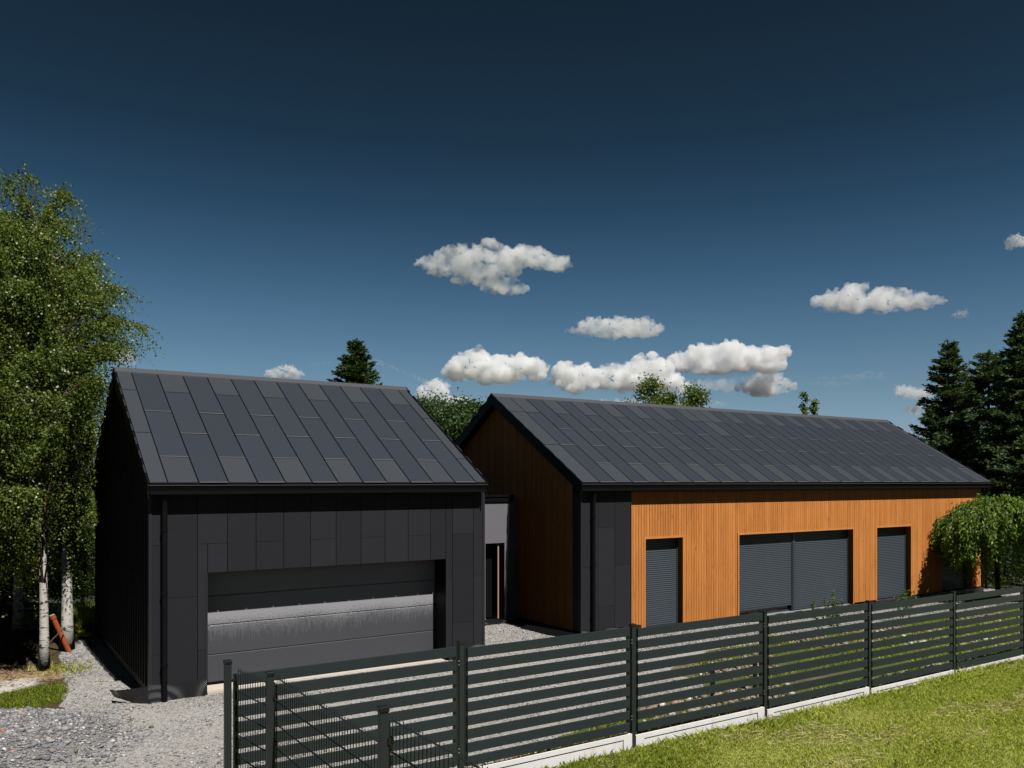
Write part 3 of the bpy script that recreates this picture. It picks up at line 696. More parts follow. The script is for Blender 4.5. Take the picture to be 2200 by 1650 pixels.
for i in range(len(FX)-1):
    xa, xb = FX[i]+.055, FX[i+1]-.055; y = fy(FX[i]); top = TT[i]; s = MB()
    for k in range(9):
        z1 = top-k*.1495; z0 = z1-.109
        s.box(xa+.02, xb-.02, y-.022, y-.004, z0, z1)
    so = s.build('slat_panel', M['fence'], slat_fence, bevel=.004)
    bmx = MB(); bmx.box(xa, xa+.04, y+.0, y+.03, top-1.305, top-.005); bmx.box(xb-.04, xb, y+.0, y+.03, top-1.305, top-.005)
    bmx.build('panel_frame', M['fence_black'], slat_fence)
    cl = MB()
    for zz in (top-.16, top-.2, top-1.12, top-1.16): cl.box(xb+.008, xb+.016, y-.024, y-.016, zz-.005, zz+.005)
    cl.build('panel_clip', M['bright'], slat_fence)
    # concrete base board with a sunk field
    bp = MB(); x0, x1 = FX[i]+.04, FX[i+1]-.04; zt = BT[i]; yb = y-.025
    bp.box(x0, x1, yb+.012, yb+.05, zt-.32, zt-.004)
    bp.box(x0, x1, yb, yb+.0118, zt-.055, zt); bp.box(x0, x0+.14, yb, yb+.0118, zt-.32, zt-.055); bp.box(x1-.14, x1, yb, yb+.0118, zt-.32, zt-.055)
    bp.build('base_board', M['concrete'], slat_fence)

# ------------------------------------------------------------------ wire mesh fence towards the viewer
mesh_fence = empty('mesh_fence', (2.1, 6, .7), 'dark double wire mesh fence with square posts running towards the viewer from the slat fence', 'fence')
MP = [(2.03, 7.86, 2.32), (2.14, 7.05, 2.43), (2.15, 4.76, 2.655), (2.17, 2.3, 2.80)]
for i, (x, y, zt) in enumerate(MP):
    if i > 0:
        p = MB(); p.box(x-.03, x+.03, y-.02, y+.02, .5, zt-.02); po = p.build('fence_post', M['fence_post'], mesh_fence, bevel=.004)
        c_ = MB(); c_.box(x-.036, x+.036, y-.027, y+.027, zt-.04, zt); co = c_.build('post_cap', M['fence_black'], mesh_fence, bevel=.008)
        co.parent = po; co.location = (0, 0, 0)
        cp = MB(); cp.box(x+.03, x+.045, y-.012, y+.016, .7, zt-.10)
        for zz in (zt-.22, zt-.62, zt-1.02, zt-1.42): cp.box(x+.02, x+.06, y-.03, y+.03, zz-.02, zz+.02)
        cp.build('clamp_strip', M['fence_black'], mesh_fence)
for (xa, ya, za), (xb, yb, zb) in zip(MP[:-1], MP[1:]):
    w = MB(); top = (za if xa < 2.1 else za-.04)-.05; topb = top
    A = Vector((xa+.055, ya-.02, 0)); B = Vector((xb+.055, yb+.0, 0)); L = (B-A).length; n = int(L/.05); dz = (zb-za)*.0
    top = {2.03: 2.29, 2.14: 2.37, 2.15: 2.56}[xa]
    for k in range(n+1):
        p = A.lerp(B, k/n); w.tube([p+Vector((0, 0, top-1.62)), p+Vector((0, 0, top+.03))], .0034, 4, cap=False)
    for k in range(9):
        zz = top-.2*k
        for off in (-.005, .005): w.tube([A+Vector((off, 0, zz)), B+Vector((off, 0, zz))], .0035, 5, cap=False)
    w.build('wire_panel', M['fence_post'], mesh_fence)

# ------------------------------------------------------------------ plants
def trunk_mb(mb, pts, rad, seg=12): mb.tube(pts, rad, seg)
def birch(x, y, h, env, seed, lean=(0, 0), rad=.11, limbs=70, twigs=22, leaves=22, label='', group='birch trees at the left edge', zc0=2.0, leaf=.053):
    rg = np.random.default_rng(seed); z0 = float(hgt(np.array(x), np.array(y)))-.05
    root = empty('birch_tree', (x, y, z0), label, 'tree', group)
    tp = []
    for i in range(15):
        u = i/14; tp.append(Vector((x+lean[0]*u+.07*math.sin(u*5+seed), y+lean[1]*u+.07*math.cos(u*4+seed), z0+h*.93*u)))
    mb = MB(); mb.tube(tp, [rad*(1-.985*(i/14))**1.15*(1.25 if i == 0 else 1) for i in range(15)], 12); mb.build('trunk', M['birch'], root, smooth=True)
    def tpos(z): u = np.clip((z-z0)/(h*.93), 0, 1)*14; i = int(min(13, u)); return tp[i].lerp(tp[i+1], u-i)
    ez, er = zip(*env); lb = MB(); P = []; D = []
    for i in range(limbs):
        zt = zc0+(h-zc0-.2)*(i+rg.uniform())/limbs; a = rg.uniform(0, 6.28); base = tpos(max(zt-rg.uniform(.5, 1.3)-.15, zc0*.8))
        Rr = np.interp(zt, ez, er)*rg.uniform(.55, 1.08)
        end = Vector((base.x+math.cos(a)*Rr, base.y+math.sin(a)*Rr, zt+rg.uniform(-.2, .35)))
        if end.z < 7.3: end.x = min(end.x, 2.45)
        if seed in (1, 3) and end.x-.05*end.z > 1.5 and 21.4 < end.y+.637*end.z < 24.5: continue
        mid = base.lerp(end, .5)+Vector((0, 0, .25*Rr)); q = [base, base.lerp(mid, .6)+Vector((0, 0, .05)), mid, mid.lerp(end, .55)+Vector((0, 0, .1)), end]
        r0 = .012+.012*Rr; lb.tube(q, [r0, r0*.8, r0*.6, r0*.4, r0*.15], 5)
        for j in range(int(twigs*(.5+Rr/2.2))):
            u = rg.uniform(.18, 1)**.8*3.999; k = int(u); s = q[k].lerp(q[k+1], u-k)
            d = np.array([rg.normal()*.8+math.cos(a)*.7, rg.normal()*.8+math.sin(a)*.7, rg.uniform(-.5, .6)]); d /= np.linalg.norm(d)
            Lt = rg.uniform(.25, .75); m_ = leaves
            if rg.uniform() < .10: Lt *= 1.7; d = unit(np.array([math.cos(a)+rg.normal()*.3, math.sin(a)+rg.normal()*.3, rg.uniform(-.1, .5)]))
            tt = np.linspace(.08, 1, m_)
            pts = np.array(s)[None]+d[None]*(tt*Lt)[:, None]; pts[:, 2] -= (tt**2)*Lt*rg.uniform(.3, 1.1)
            pts += rg.normal(size=pts.shape)*.028; P.append(pts)
            dd = rg.normal(size=pts.shape); dd[:, 2] -= .9; D.append(dd)
    lb.build('branches', M['twig'], root)
    P = np.concatenate(P); D = np.concatenate(D); k_ = ~((P[:, 0] > 2.55) & (P[:, 2] < 7.1) & (P[:, 1] > 16.2)); xg = P[:, 0]-.05*P[:, 2]; yg = P[:, 1]+.637*P[:, 2]
    if seed in (1, 3): k_ &= ~((xg > 1.55) & (yg > 21.6) & (yg < 24.3)) & ~((xg > 1.08) & (xg < 1.6) & (yg > 20.7) & (yg < 22.5))
    P = P[k_]; D = D[k_]
    q3 = sum(np.sin(P@w_+ph) for w_, ph in zip(rg.normal(size=(7, 3))*3.4, rg.uniform(0, 6.28, 7)))/7
    k2 = rg.uniform(size=len(P)) < np.clip(.95+2.4*(q3+.16), .22, 1); P = P[k2]; D = D[k2]
    V, F = leaf_quads(P, D, rg.uniform(.75, 1.2, len(P))*leaf, .82, rg)
    r_ = np.clip(rg.normal(.52, .24, len(P)), 0, .95); r_[rg.uniform(size=len(P)) < .012] = 1
    np_mesh('crown', V, F, M['birch_leaf'], root, face_rnd=r_); return root
birch(1.31, 20.95, 10.9, [(1.8, .4), (3, 1.1), (5, 1.6), (7, 1.65), (8.3, 1.45), (9.5, 1.1), (10.3, .6), (10.9, .15)], 1, (-.1, .1), .105, 128, 36, 26, 'slender white birch nearest the gravel, its trunk standing in the tan soil patch', zc0=2.1)
birch(1.95, 23.3, 10.0, [(2, .5), (3.5, 1.2), (6, 1.3), (7.4, 1.25), (8.1, 1.55), (9.0, .95), (9.8, .4), (10.2, .1)], 2, (.25, .1), .15, 128, 36, 26, 'thicker birch with rough mossy bark that the orange pipe leans on', zc0=2.6)
birch(-.7, 19.6, 10.8, [(2, 1), (4, 2.0), (7, 2.3), (9, 1.7), (10.5, .8), (11, .2)], 3, (0, 0), .12, 128, 36, 26, 'birch whose hanging crown enters at the left picture edge', zc0=2.4)
birch(1.15, 26.2, 11.3, [(2, 1), (4, 1.8), (7, 1.9), (9.0, 1.4), (10.6, .6), (11.4, .15)], 4, (.1, 0), .13, 110, 30, 24, 'birch standing farther back between the two white trunks', zc0=2.4, leaf=.06)

def leafy(name, x, y, z0, h, rad, n, seed, mat, label, cat='tree', group=None, leaf=.12, clumps=60, trunk=True, bark='bark', squash=1., zlow=.1, top=None, pts=None, tr=None):
    """crown of leaf clumps spread through an egg-shaped volume on a branching stem"""
    rg = np.random.default_rng(seed); root = empty(name, (x, y, z0), label, cat, group)
    C = []
    for i in range(clumps):
        u = zlow+(1-zlow)*rg.uniform(); a = rg.uniform(0, 6.28)
        prof = (np.interp(u, *zip(*top)) if top else np.interp(u, [0, .15, .5, .8, 1], [.8, .95, 1, .72, .15]))
        r_ = rad*prof*math.sqrt(rg.uniform(.15, 1)); C.append((x+r_*math.cos(a), y+r_*math.sin(a)*squash, z0+h*u))
    C = np.array(C); s = rad*.22*rg.uniform(.6, 1.3, clumps); idx = rg.integers(0, clumps, n)
    P = C[idx]+rg.normal(size=(n, 3))*s[idx][:, None]*np.array([1, 1, .75]); D = rg.normal(size=(n, 3)); D[:, 2] -= .2
    P[:, 2] = np.maximum(P[:, 2], z0+.02)
    V, F = leaf_quads(P, D, rg.uniform(.7, 1.25, n)*leaf, .62, rg)
    np_mesh('crown' if cat == 'tree' else 'foliage', V, F, mat, root, face_rnd=np.clip(rg.normal(.45, .25, n), 0, 1))
    if trunk:
        mb = MB(); tr = tr or .035*h**.8*.6; q = [Vector((x+.04*h*math.sin(k*1.3+seed)*.3, y, z0-.1+h*.9*k/6)) for k in range(7)]; mb.tube(q, [tr*(1-.13*k) for k in range(7)], 8)
        for i in range(0, clumps, 2):
            u = max(.15, (C[i, 2]-z0)/h-.18)*6.5; k = int(min(5, u)); b = q[k].lerp(q[k+1], min(1, u-k)); e = Vector(C[i]); mb.tube([b, b.lerp(e, .5)+Vector((0, 0, .02*h)), e], [tr*.3, tr*.18, tr*.05], 5)
        mb.build('trunk', M[bark], root, smooth=True)
    return root
W = 'trees of the dark wood behind the birches'
leafy('forest_tree', -3.2, 27, .2, 9, 2.6, 22000, 11, M['dark_leaf'], 'dark tree of the wood at the far left edge, half hidden by birch leaves', group=W, leaf=.10, clumps=110, zlow=.02)
leafy('forest_tree', -.2, 31, .2, 8.5, 2.6, 22000, 12, M['dark_leaf'], 'dark tree of the wood seen between the birch trunks', group=W, leaf=.10, clumps=110, zlow=.02)
leafy('forest_tree', 2.2, 34, .2, 8.0, 2.4, 20000, 13, M['bush_leaf'], 'lighter green tree behind the garage corner, right of the birch trunks', group=W, leaf=.10, clumps=100, zlow=.05)
leafy('forest_tree', 4.2, 38, .2, 8.5, 2.8, 15000, 14, M['dark_leaf'], 'dark tree of the wood mostly hidden behind the garage', group=W, leaf=.12, clumps=80, zlow=.05)
leafy('forest_tree', -2.5, 35, .2, 9, 3.5, 20000, 15, M['dark_leaf'], 'broad dark tree deepest in the wood at the left', group=W, leaf=.13, clumps=100, zlow=.0)
leafy('forest_tree', 1.2, 40, .2, 9, 3.2, 16000, 16, M['dark_leaf'], 'dark tree at the back of the wood between garage and birches', group=W, leaf=.13, clumps=80, zlow=.0)
leafy('undergrowth_bush', -.6, 22.3, .15, .9, .8, 5000, 21, M['bush_leaf'], 'bright green bush at the left edge beside the tan soil', 'bush', leaf=.09, clumps=24, trunk=False)
leafy('undergrowth_bush', .6, 28.5, .2, 2.2, 1.2, 7000, 22, M['dark_leaf'], 'dark bush in the shade behind the birches', 'bush', leaf=.08, clumps=34, trunk=False)
leafy('undergrowth_bush', 2.9, 28.2, .2, 3.2, .9, 9000, 23, M['bush_leaf'], 'leafy shrub in dappled sun behind the garage corner', 'bush', leaf=.08, clumps=40, trunk=True)
leafy('undergrowth_bush', -1.8, 25, .2, 2.0, 1.3, 7000, 24, M['dark_leaf'], 'dark low bush at the foot of the wood, left of the birches', 'bush', leaf=.08, clumps=34, trunk=False)

for i, (x_, y_, lb_) in enumerate([(-4.5, 24, 'dark hedge-like bush at the far left behind the birches'), (-2.8, 30, 'dark bush at the back left of the wood'), (.4, 36, 'dark bush deep in the wood below the tall trees'), (3.4, 33, 'dark bush behind the garage back corner'), (-6.5, 33, 'dark bush beyond the left picture edge')]):
    leafy('undergrowth_bush', x_, y_, .1, 2.8, 2.0, 12000, 25+i, M['dark_leaf'], lb_, 'bush', leaf=.12, clumps=60, trunk=False, zlow=0)
def spruce(x, y, h, R0, seed, label, mat='spruce', whorl=.30, nb=9, group='spruces behind the right end of the timber house', droop=.35, zb=.3, size=.20, dens=1.25, name='spruce_tree', topf=.85):
    rg = np.random.default_rng(seed); root = empty(name, (x, y, 0), label, 'tree', group)
    mb = MB(); mb.tube([(x, y, -.1), (x+.05, y, h*.5), (x, y, h)], [.02*h, .012*h, .01], 9); br = MB(); P = []; D = []; z = zb
    while z < h-.12:
        u = z/h; L0 = R0*(1-u)**topf+.10; n = nb if u < .9 else 5
        for k in range(n):
            L = L0*rg.uniform(.62, 1.12); a = rg.uniform(0, 6.28); s = droop*(1-u)*1.2-.45*u; m_ = max(5, int(L/.085*dens)); t = np.linspace(.08, 1, m_)
            bx = x+math.cos(a)*L*t; by = y+math.sin(a)*L*t; bz = z+rg.uniform(-.1, .1)-s*L*t+.30*L*t**3*(1-u)
            B = np.stack([bx, by, bz], 1); br.tube([B[0], B[m_//2], B[-1]], [.02, .012, .004], 4, cap=False)
            out = np.array([math.cos(a), math.sin(a), -s]); side = np.array([-math.sin(a), math.cos(a), 0])
            for sg in (-1, 1):
                tl = (.34*L*(1-t*.75)+.10)*rg.uniform(.7, 1.15, m_)
                for q in range(4):
                    f = (q+.5)/4; keep = rg.uniform(size=m_) < .92
                    pp = B+(side*sg*.8+out*.6)[None]*(tl*f)[:, None]; pp[:, 2] -= tl*f*.35*(1-u); pp += rg.normal(size=pp.shape)*.03
                    dd = np.repeat((side*sg*.75+out*.75)[None], m_, 0)+rg.normal(size=(m_, 3))*.35; dd[:, 2] -= .25*(1-u)
                    P.append(pp[keep]); D.append(dd[keep])
            e = B[-3:]; P.append(np.repeat(e, 3, 0)+rg.normal(size=(9, 3))*.03); D.append(np.repeat(out[None], 9, 0)+rg.normal(size=(9, 3))*.3)
        z += whorl*rg.uniform(.75, 1.2)*(1 if u < .8 else .8)
    tz = rg.uniform(h*.93, h+.05, 60); P.append(np.stack([x+0*tz, y+0*tz, tz], 1)); dd = rg.normal(size=(60, 3)); dd[:, 2] += 1.3; D.append(dd)
    mb.build('trunk', M['bark'], root); br.build('branches', M['bark'], root)
    P = np.concatenate(P); D = np.concatenate(D); V, F = leaf_quads(P, D, rg.uniform(.7, 1.3, len(P))*size, .36, rg)
    np_mesh('crown', V, F, M[mat], root, face_rnd=np.clip(rg.beta(2, 3.2, len(P)), 0, 1)); return root
spruce(44.6, 24.9, 11.6, 3.4, 31, 'pointed dark spruce with a free tip, nearest the right gable of the timber house')
spruce(44.5, 21.1, 12.5, 3.3, 32, 'tallest spruce with a thin tip at the right picture edge')
spruce(48.6, 24.8, 11.4, 3.9, 33, 'broad drooping spruce between the two pointed ones', whorl=.34, droop=.5, topf=.6)
spruce(41.0, 19.0, 6.0, 2.6, 34, 'low dark spruce close behind the house corner, under the tall ones', topf=.5)
spruce(45.0, 17.6, 8.6, 3.2, 35, 'dark spruce at the right picture edge below the tallest one', topf=.6)
spruce(40.5, 24.6, 5.6, 2.5, 36, 'low spruce whose top shows just above the right roof edge', topf=.6)
spruce(37.5, 22.5, 5.0, 2.4, 37, 'low dark spruce directly beside the right gable wall', topf=.5, zb=.1)
spruce(40.0, 15.2, 4.6, 2.4, 38, 'low dark spruce behind the weeping tree', topf=.5, zb=.1)
spruce(46.5, 13.8, 6.0, 2.8, 39, 'dark spruce beyond the end of the slat fence', topf=.5, zb=.1)
for i, (x_, y_, h_, r_, lb_) in enumerate([(34.9, 17.6, 2.6, 1.3, 'dark shrub against the right gable corner behind the weeping tree'), (37.2, 15.8, 2.4, 1.6, 'dark shrub right of the weeping tree under the spruces'), (39.5, 13.2, 2.2, 1.7, 'dark shrub beyond the last fence post'), (43, 11.5, 2.4, 2.0, 'farthest dark shrub at the right picture edge')]):
    leafy('shade_shrub', x_, y_, 0, h_, r_, 9000, 130+i, M['dark_leaf'], lb_, 'bush', leaf=.11, clumps=46, trunk=False, zlow=0)
# conifer behind the garage, pine wood, birch tops
def px(xp, d, w=None):
    """point at depth d on the sight line of the survey station (0,0)"""
    l = (xp-1100)/1784.5; s, c = math.sin(TH), math.cos(TH); return (s+l*c)*d, (c-l*s)*d
X_, Y_ = px(766, 46); spruce(X_, Y_, 11.75, 3.1, 41, 'lone bushy conifer rising behind the garage roof', 'pine', .27, 9, None, droop=-.15, size=.22, name='conifer_tree', topf=.72)
PW_ = 'pines of the small wood between the two roofs'
for i, (xp, d, yt, rr) in enumerate([(892, 92, 900, 3.4), (918, 86, 868, 3.4), (945, 90, 866, 3.2), (968, 84, 875, 3.2), (992, 92, 868, 3.0), (1015, 88, 872, 3.0), (1040, 94, 880, 3.4), (1062, 90, 888, 3.0)]):
    X_, Y_ = px(xp, d); h = 4.05+(1033.7-yt)*d/1784.5
    names = ['mostly hidden by the garage roof edge', 'first full crown right of the garage roof', 'rounded top, second from the garage roof', 'lower top in the middle of the wood', 'pointed top right of the middle', 'ragged top near the timber gable', 'partly behind the timber gable', 'hidden behind the timber gable']
    leafy('pine_tree', X_, Y_, 0, h, rr*1.05, 9000, 50+i, M['pine'], 'pine of the small wood, '+names[i], group=PW_, leaf=.30, clumps=60, zlow=.1, top=[(0, .9), (.3, 1), (.7, .8), (.9, .45), (1, .12)])
for i, (xp, d, yt, rr, lb) in enumerate([(1400, 50, 822, 1.55, 'taller green tree top showing above the timber house ridge'), (1440, 50, 846, 1.2, 'lower tree top joining the taller one above the ridge'), (1488, 51, 830, 1.35, 'narrow tree top right of the gap above the ridge'),
                                       (1728, 55, 845, .55, 'thin sapling tip above the ridge towards the right'), (1748, 55, 860, .42, 'smaller sapling tip beside the thin one above the ridge')]):
    X_, Y_ = px(xp, d); h = 4.05+(1033.7-yt)*d/1784.5
    leafy('distant_birch', X_, Y_, 0, h, rr, 6500 if rr > 1 else 1600, 70+i, M['birch_leaf'], lb, group='tree tops above the ridge', leaf=.16, clumps=46 if rr > 1 else 24, zlow=.45, top=[(0, 1), (.6, 1), (.85, .7), (1, .18)])

# weeping tree in front of the right end of the house
def weeping(x, y, ztop, rad, seed):
    rg = np.random.default_rng(seed); z0 = 0.; root = empty('weeping_tree', (x, y, z0), 'umbrella shaped weeping tree hanging in front of the right end of the timber house', 'tree')
    mb = MB(); hub = Vector((x, y, ztop-.72)); mb.tube([(x+.05, y, -.1), (x-.03, y, 1.2), hub], [.09, .075, .07], 10); mb.build('trunk', M['bark'], root, smooth=True)
    br = MB(); P = []; D = []
    for i in range(300):
        a = rg.uniform(0, 6.28)
        if math.sin(a*5+.6) > .55 and rg.uniform() < .75: continue
        Lr = rad*rg.uniform(.25, 1.0)*(1+.12*math.sin(a*3)); rise = rg.uniform(.45, .75)*(1.1-.75*Lr/rad); drop = rg.uniform(.8, 2.9)*(.35+.65*Lr/rad)*(.85+.35*math.cos(a-.5)+.15*math.sin(a*4))
        n = 46; t = np.linspace(0, 1, n); r_ = Lr*np.minimum(1, t*1.9)**.75; ta = a+.25*t*rg.normal()
        zz = hub.z+rg.uniform(.45, .98)*np.minimum(1, t*4)*(1-(r_/(rad*1.05))**2)*(.75+.35*rise)-drop*np.maximum(0, t-.30)**1.35*1.6
        Q = np.stack([x+np.cos(ta)*r_, y+np.sin(ta)*r_, zz], 1); Q = Q[Q[:, 2] > .25]
        if len(Q) < 8: continue
        br.tube([Vector(q) for q in Q[::6]], [.014*(1-k/len(Q[::6]))+.003 for k in range(len(Q[::6]))], 5, cap=False)
        for rep in range(5):
            QQ = Q[5:]; pp = QQ+rg.normal(size=QQ.shape)*.075; P.append(pp); d = np.stack([np.cos(ta[5:len(Q)])*.5, np.sin(ta[5:len(Q)])*.5, -.9+0*ta[5:len(Q)]], 1)+rg.normal(size=QQ.shape)*.45; D.append(d)
    br.build('branches', Mat('pale_branch', (.16, .13, .10), .8), root)
    P = np.concatenate(P); D = np.concatenate(D); V, F = leaf_quads(P, D, rg.uniform(.7, 1.25, len(P))*.135, .42, rg)
    np_mesh('crown', V, F, M['weep_leaf'], root, face_rnd=np.clip(rg.normal(.5, .25, len(P)), 0, 1))
weeping(30.6, 15.3, 3.32, 1.9, 5)

# garden weeds and flowers behind the fence
def weed(x, y, h, seed, label, col='bush_leaf', group='leafy weeds in the stony bed behind the fence'):
    rg = np.random.default_rng(seed); z0 = float(hgt(np.array(x), np.array(y))); root = empty('leafy_weed', (x, y, z0), label, 'plant', group)
    st = MB(); P = []; D = []
    for k in range(4):
        a = rg.uniform(0, 6.28); e = Vector((x+.18*math.cos(a), y+.18*math.sin(a), z0+h*rg.uniform(.7, 1))); b = Vector((x+.03*math.cos(a), y, z0))
        st.tube([b, b.lerp(e, .5)+Vector((0, 0, .06)), e], [.006, .005, .002], 5)
        t = rg.uniform(.2, 1, 40); pp = np.array(b)[None]*(1-t)[:, None]+np.array(e)[None]*t[:, None]; P.append(pp+rg.normal(size=pp.shape)*.012); d = rg.normal(size=pp.shape); d[:, 2] += .5; D.append(d)
    st.build('stem', M['weep_leaf'], root); P = np.concatenate(P); D = np.concatenate(D); V, F = leaf_quads(P, D, rg.uniform(.06, .13, len(P)), .4, rg)
    np_mesh('leaves', V, F, M[col], root, face_rnd=rg.uniform(.2, 1, len(P)))
for i, (xp, yp, h, lb) in enumerate([(1760, 1345, .95, 'weed reaching above the slat fence in front of the wide shutters, left of three'), (1783, 1340, .95, 'middle weed of the three in front of the wide shutters'), (1800, 1335, 1.1, 'tallest weed of the three in front of the wide shutters'),
                                  (1936, 1312, .75, 'weed in front of the single shutter beside the tree shadow'), (1952, 1308, .9, 'taller weed beside the tree shadow on the timber wall')]):
    d = 1784.5*3.9/(yp-1033.7); X_, Y_ = px(xp, d); weed(X_, Y_, h, 90+i, lb)
def scatter_in(n, f, x0, x1, y0, y1, seed):
    rg = np.random.default_rng(seed); x = rg.uniform(x0, x1, n); y = rg.uniform(y0, y1, n); k = rg.uniform(size=n) < f(x, y); return x[k], y[k], rg
def blades(name, x, y, h, rg, mat, w=.006, lean=.5, zoff=0, rnd=None):
    n = len(x); z = hgt(x, y)+zoff-.01; B = np.stack([x, y, z], 1); a = rg.uniform(0, 6.28, n); L = rg.uniform(0, lean, n); dirn = np.stack([np.cos(a)*L, np.sin(a)*L, 1-.3*L], 1); dirn = unit(dirn)
    side = np.stack([-np.sin(a+rg.uniform(-.9, .9, n)), np.cos(a), 0*a], 1); side = unit(side)*w; h = h[:, None]
    mid = B+dirn*h*.55; tip = B+dirn*h+np.stack([np.cos(a), np.sin(a), -.6+0*a], 1)*(L[:, None])*h*.45
    V = np.stack([B-side*.5, B+side*.5, mid+side*.45, tip, mid-side*.45], 1).reshape(-1, 3); F = np.arange(5*n).reshape(-1, 5)
    o = np_mesh(name, V, F, mat, face_rnd=rnd if rnd is not None else rg.uniform(size=n)); tag(o, kind='stuff'); return o
# grass of the lawn
fmask = lambda x, y: ((y < fy(x)-.04) & (y > 7.9-(x-5.2)*.66-.4)).astype(float)
x, y, rg = scatter_in(330000, fmask, 4.9, 18.5, 2.5, 8.1, 5)
hh = rg.uniform(.03, .075, len(x))*(1+.35*vnoise(x, y, 2.2, 9))+.07*(rg.uniform(size=len(x)) < .12)*smooth01(y, 7.2, 7.9)
pat = vnoise(x, y, 1.1, 61); r_ = np.clip(rg.normal(.42, .2, len(x))+.22*pat, 0, 1)
blades('lawn_grass', x, y, np.clip(hh, .02, .3), rg, M['grass'], .0065, .85, .012, r_)
# mown straw lying in patches
x, y, rg = scatter_in(60000, lambda x, y: fmask(x, y)*smooth01(vnoise(x*.8+y*.3, y*1.7, 1.5, 77)+.35*vnoise(x, y, 6, 78), .18, .5), 4.9, 18.5, 2.5, 8.0, 6)
n = len(x); P = np.stack([x, y, hgt(x, y)+rg.uniform(.03, .075, n)], 1); D = rg.normal(size=(n, 3)); D[:, 2] *= .25
V, F = leaf_quads(P, D, rg.uniform(.05, .13, n), .05, rg); tag(np_mesh('dry_clippings', V, F, M['straw'], face_rnd=rg.uniform(size=n)), kind='stuff')
x, y, rg = scatter_in(90, fmask, 5.5, 17, 3, 7.8, 8)
P = np.stack([x, y, hgt(x, y)+.07], 1); P = np.repeat(P, 6, 0); D = rg.normal(size=P.shape); D[:, 2] = .5
V, F = leaf_quads(P, D, .014, .8, rg); tag(np_mesh('lawn_flowers', V, F, Mat('yellow_petal', (.75, .52, .03), .6), face_rnd=rg.uniform(size=len(P))), kind='stuff')
# rough grass: behind the fence, by the birches
def gmask(x, y):
    g, gr, sa, so = zone(x, y); near_f = np.exp(-((y-8.5)/.6)**2)*smooth01(x, 4.3, 5.5); bed = .55*smooth01(vnoise(x, y, 1.5, 91), .0, .5)
    right = smooth01(x, 15, 18)*(1-smooth01(y, 12, 14))*.7
    return np.where(y < 8.05, 0, np.clip(np.maximum(np.maximum(near_f, bed*(g < .5)), right), 0, 1)*(1-g*.93))
x, y, rg = scatter_in(90000, gmask, 4, 30, 8.1, 15, 15)
blades('rough_grass', x, y, rg.uniform(.05, .16, len(x)), rg, M['grass'], .011, .9, 0, np.clip(rg.normal(.2, .18, len(x)), 0, 1))
def lmask(x, y):
    g, gr, sa, so = zone(x, y); return np.clip(gr*1.1-.1, 0, 1)*(1-sa)
x, y, rg = scatter_in(38000, lmask, -1, 3.2, 17, 20.3, 16)
blades('rough_grass', x, y, rg.uniform(.04, .10, len(x)), rg, M['grass'], .009, .9, 0, np.clip(rg.normal(.14, .16, len(x)), 0, 1))
x, y, rg = scatter_in(16000, lambda x, y: ((x-2.6)**2/1.2+(y-26.3)**2/3.2 < 1)*1., 1.3, 3.9, 24.4, 28.2, 17)
blades('tall_grass', x, y, rg.uniform(.25, .75, len(x)), rg, M['grass'], .014, 1.0, 0, np.clip(rg.normal(.5, .2, len(x)), 0, 1))
x, y, rg = scatter_in(1600, lambda x, y: np.exp(-((x-1.65)**2/.25+(y-20.9)**2/.3)), .6, 2.4, 20, 22, 18)
blades('rough_grass', x, y, rg.uniform(.06, .16, len(x)), rg, M['grass'], .012, .9, 0, np.clip(rg.normal(.45, .2, len(x)), 0, 1))
# leaf litter and twigs on the tan soil
x, y, rg = scatter_in(3500, lambda x, y: np.exp(-(((x-1)/1.3)**4+((y-20.8)/1.6)**4)), -1, 2.4, 19, 23, 19)
n = len(x); P = np.stack([x, y, hgt(x, y)+.012], 1); D = rg.normal(size=(n, 3)); D[:, 2] *= .15; V, F = leaf_quads(P, D, rg.uniform(.03, .16, n), .10, rg)
tag(np_mesh('soil_litter', V, F, Mat('litter', (.16, .10, .055), .9), face_rnd=rg.uniform(size=n)), kind='stuff')
# stony bed: rubble
x, y, rg = scatter_in(16000, lambda x, y: (zone(x, y)[0] < .45)*smooth01(vnoise(x, y, 1.1, 95)+.2, .0, .7)*smooth01(y, 8.5, 9.2)*(x > 6), 5, 26, 8.3, 15, 20)
o = gather('rubble', [stones(x, y, np.clip(rg.lognormal(math.log(.075), .45, len(x)), .03, .28), rg, .8)], M['rock']); tag(o, kind='stuff')
# pink brick chippings close behind the fence
x, y, rg = scatter_in(5000, lambda x, y: np.exp(-((y-8.75)/.28)**2)*(1-smooth01(x, 8.2, 9)), 5.2, 9.2, 8.2, 9.4, 23)
cm = Mat('brick_chip', rough=.9); cm.color(cm.ramp(cm.attr('rnd'), [(0, (.30, .13, .06)), (.6, (.48, .24, .12)), (1, (.55, .36, .2))]))
tag(gather('brick_chippings', [stones(x, y, rg.uniform(.02, .06, len(x)), rg, .6, oct_v, oct_f)], cm), kind='stuff')
# yellow flowering clump
X_, Y_ = px(1660, 1784.5*3.85/(1362-1033.7)); yf = empty('yellow_flowers', (X_, Y_, .1), 'low clump of yellow flowers in the bed behind the third slat panel', 'plant')
rg = np.random.default_rng(66); n = 900; P = np.stack([X_+rg.normal(size=n)*.30, Y_+rg.normal(size=n)*.2, float(hgt(np.array(X_), np.array(Y_)))+rg.uniform(.02, .16, n)], 1); D = rg.normal(size=(n, 3)); D[:, 2] += .8
V, F = leaf_quads(P, D, .04, .8, rg); np_mesh('blossom', V[:2800], F[:700], Mat('yellow_bloom', (.72, .60, .04), .6), yf, face_rnd=rg.uniform(size=700)); np_mesh('leaves', V[2800:], F[:200], M['bush_leaf'], yf, face_rnd=rg.uniform(size=200))
